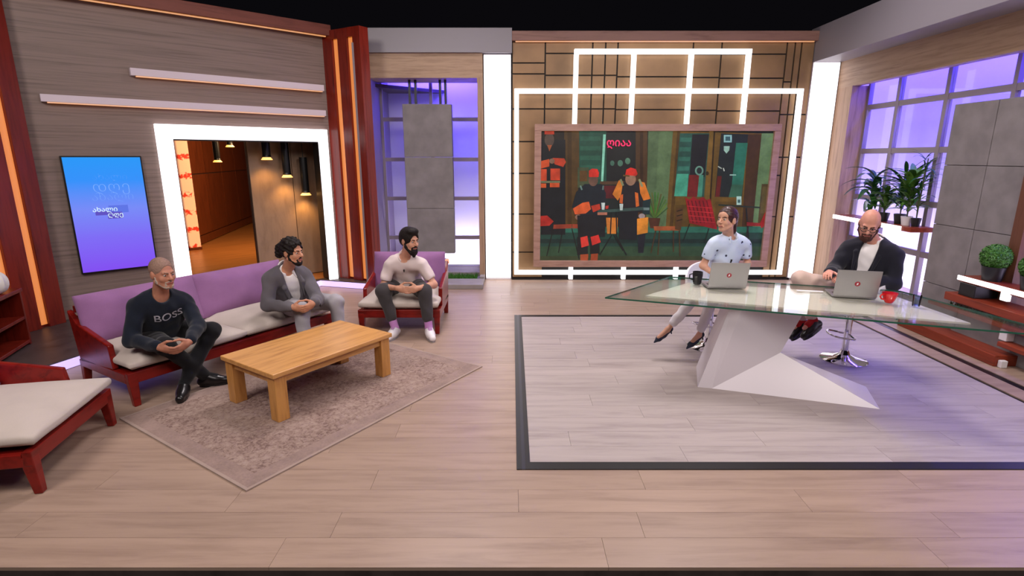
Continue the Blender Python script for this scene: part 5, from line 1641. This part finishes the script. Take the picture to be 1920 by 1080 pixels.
def project_text(P, me, u0, v0, rot=0.0, off=0.004):
    """lay lettering onto the front of the garment"""
    top = P['top']
    bv = BVHTree.FromPolygons([tuple(v.co) for v in top.data.vertices], [tuple(p.vertices) for p in top.data.polygons])
    bm = bmesh.new()
    bm.from_mesh(me)
    bmesh.ops.triangulate(bm, faces=bm.faces[:])
    for _ in range(3):
        bmesh.ops.subdivide_edges(bm, edges=[e for e in bm.edges if e.calc_length() > 0.012], cuts=1)
        bmesh.ops.triangulate(bm, faces=bm.faces[:])
    c = P['spine'](v0) + P['xs'] * u0 - P['base']
    cr, sr = math.cos(rot), math.sin(rot)
    for v in bm.verts:
        x, y = v.co.x * cr - v.co.y * sr, v.co.x * sr + v.co.y * cr
        o_ = Vector(c + P['xs'] * x + P['up'] * y + P['fw'] * 0.24)
        h_ = bv.ray_cast(o_, Vector(-P['fw']))
        if h_[0] is not None:
            v.co = h_[0] + Vector(P['fw']) * off
        else:
            v.co = o_ - Vector(P['fw']) * 0.10
    bm.to_mesh(me)
    bm.free()
    return me

def mic(P, u, v_):
    top = P['top']
    bv = BVHTree.FromPolygons([tuple(v.co) for v in top.data.vertices], [tuple(p.vertices) for p in top.data.polygons])
    o_ = P['spine'](v_) + P['xs'] * u + P['fw'] * 0.5 - P['base']
    h_ = bv.ray_cast(Vector(o_), Vector(-P['fw']))
    if h_[0] is None: return
    c = h_[0] + Vector(P['fw']) * 0.006
    up = Vector(P['up'])
    m = MB().tube([tuple(c - up * 0.018), tuple(c + up * 0.012)], [0.005, 0.009], 10).build('lapel_microphone', MAT['blackplastic'], P['root'], smooth=True)

navy = m_fabric('navy_sweater_knit', lin(22, 28, 40), 0.2, 300)
blackcloth = m_fabric('black_trouser_cloth', lin(18, 18, 22), 0.2, 300)
greyjacket = m_fabric('grey_wool_jacket', lin(98, 94, 100), 0.12, 260)
greytrouser = m_fabric('light_grey_trousers', lin(158, 154, 160), 0.08, 260)
whiteshirt = m_fabric('white_shirt_cotton', lin(232, 228, 228), 0.04, 300)
poloc = m_fabric('pale_pink_polo', lin(214, 198, 196), 0.05, 300)
darkgrey = m_fabric('charcoal_trousers', lin(62, 58, 60), 0.15, 260)
suit = m_fabric('dark_navy_jacket', lin(32, 32, 42), 0.15, 280)
beige = m_fabric('beige_chinos', lin(204, 178, 166), 0.06, 260)
whitetrouser = m_fabric('white_trousers', lin(226, 220, 224), 0.05, 260)
lilac = m_fabric('lilac_sock', lin(186, 130, 190), 0.06)
redsock = m_fabric('red_sock', lin(170, 24, 30), 0.08)
blackleather = m_plain('black_leather', lin(20, 18, 20), 0.3)
whiteleather = m_plain('white_leather', lin(228, 222, 226), 0.4)
greysole = m_plain('grey_rubber_sole', lin(150, 144, 146), 0.6)
navysuede = m_plain('navy_suede', lin(34, 40, 62), 0.7)
# blouse with sparse small navy motifs
blouse, nt, bs = base_mat('pale_blue_blouse')
bs.inputs['Roughness'].default_value = 0.8
tc = nd(nt, 'ShaderNodeTexCoord')
vo = nd(nt, 'ShaderNodeTexVoronoi', i_Scale=15.0)
nt.links.new(tc.outputs['Object'], vo.inputs['Vector'])
rr = ramp(nt, vo.outputs['Distance'], [(0.0, lin(40, 44, 70)), (0.15, lin(40, 44, 70)), (0.175, lin(196, 212, 236)), (1.0, lin(206, 218, 238))])
nt.links.new(rr.outputs[0], bs.inputs['Base Color'])

def mid(a, b, t_=0.5): return tuple(np.asarray(a) * (1 - t_) + np.asarray(b) * t_)
#PEOPLE_HERE
# ---- man in the navy sweater
def clasp(J, drop=0.05, fwd=(0, -0.05, 0)):
    a, b = np.asarray(J['wrR'], float), np.asarray(J['wrL'], float)
    m = (a + b) / 2 + np.asarray(fwd, float) - np.array([0, 0, drop])
    J['hdR'], J['hdL'] = m - a, m - b
    J['hnR'] = (b - a) + np.array([0, 0, -0.03])
    J['hnL'] = (a - b) + np.array([0, 0, -0.03])
    return J

JA = clasp(dict(pel=(-3.0, 4.42, .43), neck=(-2.84, 4.24, .815), head=(-2.752, 4.18, 1.012), shR=(-2.965, 4.13, .755), shL=(-2.755, 4.42, .715), elR=(-2.985, 4.04, .51), elL=(-2.60, 4.29, .545),
                wrR=(-2.70, 3.92, .495), wrL=(-2.515, 4.02, .505), hipR=(-3.06, 4.33, .43), hipL=(-2.94, 4.5, .43), knR=(-2.74, 4.06, .45), knL=(-2.55, 4.39, .47),
                anR=(-2.60, 4.30, .095), anL=(-2.68, 4.12, .095), toeR=(-2.42, 4.36, .04), toeL=(-2.63, 3.97, .04)), 0.05, (0.03, -0.05, 0))
P = person('grey bearded man in a navy sweater sitting on the sofa with clasped hands', JA, 0.95, (0.90, -0.44, -0.10), (0, 0, 1), (186, 128, 104),
           dict(hair='buzz', recede=0.02, hairmat=MAT['hair_grey'], brow=MAT['hair_grey'], beard=(0.013, 0.0), beardmat=MAT['beard_grey'], build=1.06, neckw=1.1, curl=0.7, flat=True, hands=1.05,
                top=dict(name='sweater', mat=navy, sleeve=0.97, loose=0.008, fold=0.004),
                trousers=dict(mat=blackcloth, end=1.0, sock=blackcloth), shoe=dict(kind='shoe', mat=blackleather, sole=MAT['blackplastic'])))
tm = text_mesh('BOSS', 0.094, 0.0, 0.0006)
link('sweater_lettering', project_text(P, tm, 0.015, 0.74, math.radians(3)), m_plain('silver_print', lin(196, 194, 204), 0.5), P['root'])

# ---- man in the grey jacket
JB = clasp(dict(pel=(-2.22, 5.38, .44), neck=(-2.186, 5.15, .835), head=(-2.072, 5.06, 1.03), shR=(-2.305, 5.04, .772), shL=(-2.06, 5.29, .745), elR=(-2.32, 4.97, .535), elL=(-1.90, 5.13, .545),
                wrR=(-2.03, 4.83, .555), wrL=(-1.855, 4.91, .575), hipR=(-2.28, 5.3, .44), hipL=(-2.15, 5.47, .44), knR=(-2.00, 4.96, .49), knL=(-1.76, 5.24, .49),
                anR=(-1.97, 4.90, .095), anL=(-1.72, 5.18, .095), toeR=(-1.83, 4.80, .04), toeL=(-1.58, 5.08, .04)), 0.03, (0.03, -0.05, 0))
P = person('dark haired man with a bun in a grey jacket sitting on the sofa', JB, 0.97, (0.93, -0.36, -0.04), (0, 0, 1), (196, 140, 112),
           dict(hair='bun', recede=0.012, hairmat=MAT['hair_dark'], brow=MAT['hair_dark'], beard=(0.014, 0.006), beardmat=MAT['hair_dark'], build=1.02, curl=0.75, flat=True,
                top=dict(name='jacket', mat=greyjacket, sleeve=0.95, loose=0.014, fold=0.004, open=True, under=whiteshirt, collar=whiteshirt, lapel=greyjacket),
                trousers=dict(mat=greytrouser, end=1.0, loose=0.006, sock=greytrouser), shoe=dict(kind='shoe', mat=blackleather, sole=MAT['blackplastic'])))
mic(P, 0.10, 0.72)
a, b = np.asarray(JB['elR']), np.asarray(JB['wrR'])
c1, c2 = b + (a - b) * 0.02 - P['base'], b + (a - b) * 0.12 - P['base']
MB().tube([tuple(c1), tuple(c2)], 0.037, 18).build('wristwatch', MAT['blackplastic'], P['root'], smooth=True)

# ---- man in the polo shirt
JC = clasp(dict(pel=(-1.22, 6.13, .45), neck=(-1.178, 5.91, .815), head=(-1.10, 5.80, 1.028), shR=(-1.345, 5.88, .75), shL=(-.985, 5.86, .75), elR=(-1.415, 5.80, .515), elL=(-.86, 5.80, .54),
                wrR=(-1.215, 5.61, .545), wrL=(-1.0, 5.61, .545), hipR=(-1.31, 6.1, .45), hipL=(-1.12, 6.1, .45), knR=(-1.395, 5.69, .495), knL=(-.945, 5.69, .495),
                anR=(-1.27, 5.63, .095), anL=(-.90, 5.61, .095), toeR=(-1.31, 5.47, .04), toeL=(-.84, 5.45, .04)), 0.015, (0, -0.03, 0))
P = person('dark bearded man in a pale polo shirt sitting in the armchair', JC, 1.02, (0.74, -0.62, -0.10), (0, 0, 1), (204, 150, 124),
           dict(hair='short', hairmat=MAT['hair_dark'], brow=MAT['hair_dark'], beard=(0.019, 0.045), beardmat=MAT['hair_dark'], build=1.0, curl=0.6, flat=True,
                top=dict(name='polo_shirt', mat=poloc, sleeve=0.30, loose=0.006, fold=0.004, collar=poloc),
                trousers=dict(mat=darkgrey, end=0.70, loose=0.008, sock=lilac), shoe=dict(kind='sneaker', mat=whiteleather, sole=greysole)))
mic(P, 0.01, 0.88)

# ---- woman presenter
JD = dict(pel=(2.08, 5.30, .62), neck=(2.109, 5.24, 1.145), head=(2.035, 5.15, 1.322), shR=(1.93, 5.17, 1.075), shL=(2.285, 5.28, 1.065), elR=(1.865, 5.20, .87), elL=(2.345, 5.31, .87),
          wrR=(1.945, 5.06, .80), wrL=(2.16, 5.08, .80), hipR=(2.0, 5.27, .61), hipL=(2.16, 5.33, .61), knR=(1.88, 4.93, .60), knL=(1.78, 5.04, .62),
          anR=(1.80, 4.97, .235), anL=(1.50, 4.99, .285), toeR=(1.69, 4.92, .15), toeL=(1.36, 4.94, .18),
          hdR=(0.08, -0.14, -0.02), hdL=(-0.10, -0.12, -0.02), hnR=(0.2, 0, -1), hnL=(-0.2, 0, -1))
P = person('woman presenter in a pale blue patterned blouse sitting behind a laptop', JD, 0.96, (-0.80, -0.54, 0.10), (-0.10, 0, 1), (212, 160, 134),
           dict(hair='ponytail', fem=True, recede=0.016, hairmat=MAT['hair_brown'], brow=MAT['hair_brown'], build=0.88, curl=0.35, neckw=0.85,
                top=dict(name='blouse', mat=blouse, sleeve=0.26, loose=0.009, fold=0.004, collar=m_plain('blue_collar', lin(206, 218, 238), 0.8)),
                trousers=dict(mat=whitetrouser, end=0.80), shoe=dict(kind='pump', mat=navysuede)))
mic(P, -0.02, 0.62)

# ---- bald presenter
JE = dict(pel=(3.26, 4.98, .66), neck=(3.315, 4.93, 1.145), head=(3.185, 4.83, 1.322), shR=(3.14, 5.02, 1.062), shL=(3.415, 4.77, 1.05), elR=(3.02, 4.98, .87), elL=(3.42, 4.74, .80),
          wrR=(2.885, 4.82, .885), wrL=(3.02, 4.72, .845), hipR=(3.18, 5.05, .65), hipL=(3.18, 4.92, .66), knR=(2.78, 5.10, .70), knL=(2.71, 4.97, .79),
          anR=(2.82, 5.06, .34), anL=(2.83, 4.88, .40), toeR=(2.70, 5.0, .27), toeL=(2.67, 4.80, .325),
          hdR=(-0.10, -0.12, 0.01), hdL=(-0.15, -0.01, 0.02), hnR=(0.3, 0, -1), hnL=(0.1, 0.2, -1))
P = person('bald bearded presenter with glasses in a dark jacket, legs crossed behind the desk', JE, 1.0, (-0.52, -0.74, -0.46), (0.12, 0, 1), (214, 152, 132),
           dict(hair=None, brow=MAT['beard_brown'], beard=(0.018, 0.035), beardmat=MAT['beard_brown'], build=1.04, curl=0.7, neckw=1.1,
                top=dict(name='jacket', mat=suit, sleeve=0.96, loose=0.014, fold=0.004, open=True, under=whiteshirt, collar=whiteshirt, lapel=suit),
                trousers=dict(mat=beige, end=0.86, loose=0.004, sock=redsock), shoe=dict(kind='shoe', mat=blackleather, sole=MAT['blackplastic'])))
hpf, bs_ = P['hp'], P['base']
gl = MB()
for e in (-1, 1):
    gl.tube([tuple(hpf(0.033 * e + 0.026 * math.cos(a), 0.104 - 0.010 * abs(math.cos(a)), -0.002 + 0.019 * math.sin(a)) - bs_) for a in [2 * math.pi * k / 18 for k in range(19)]], 0.0028, 6)
    gl.tube([tuple(hpf(0.058 * e, 0.094, 0.004) - bs_), tuple(hpf(0.080 * e, 0.05, 0.004) - bs_), tuple(hpf(0.084 * e, -0.02, 0.002) - bs_)], 0.0028, 6)
gl.tube([tuple(hpf(-0.008, 0.108, 0.004) - bs_), tuple(hpf(0.008, 0.108, 0.004) - bs_)], 0.0028, 6)
gl.build('glasses', MAT['blackplastic'], P['root'], smooth=True)
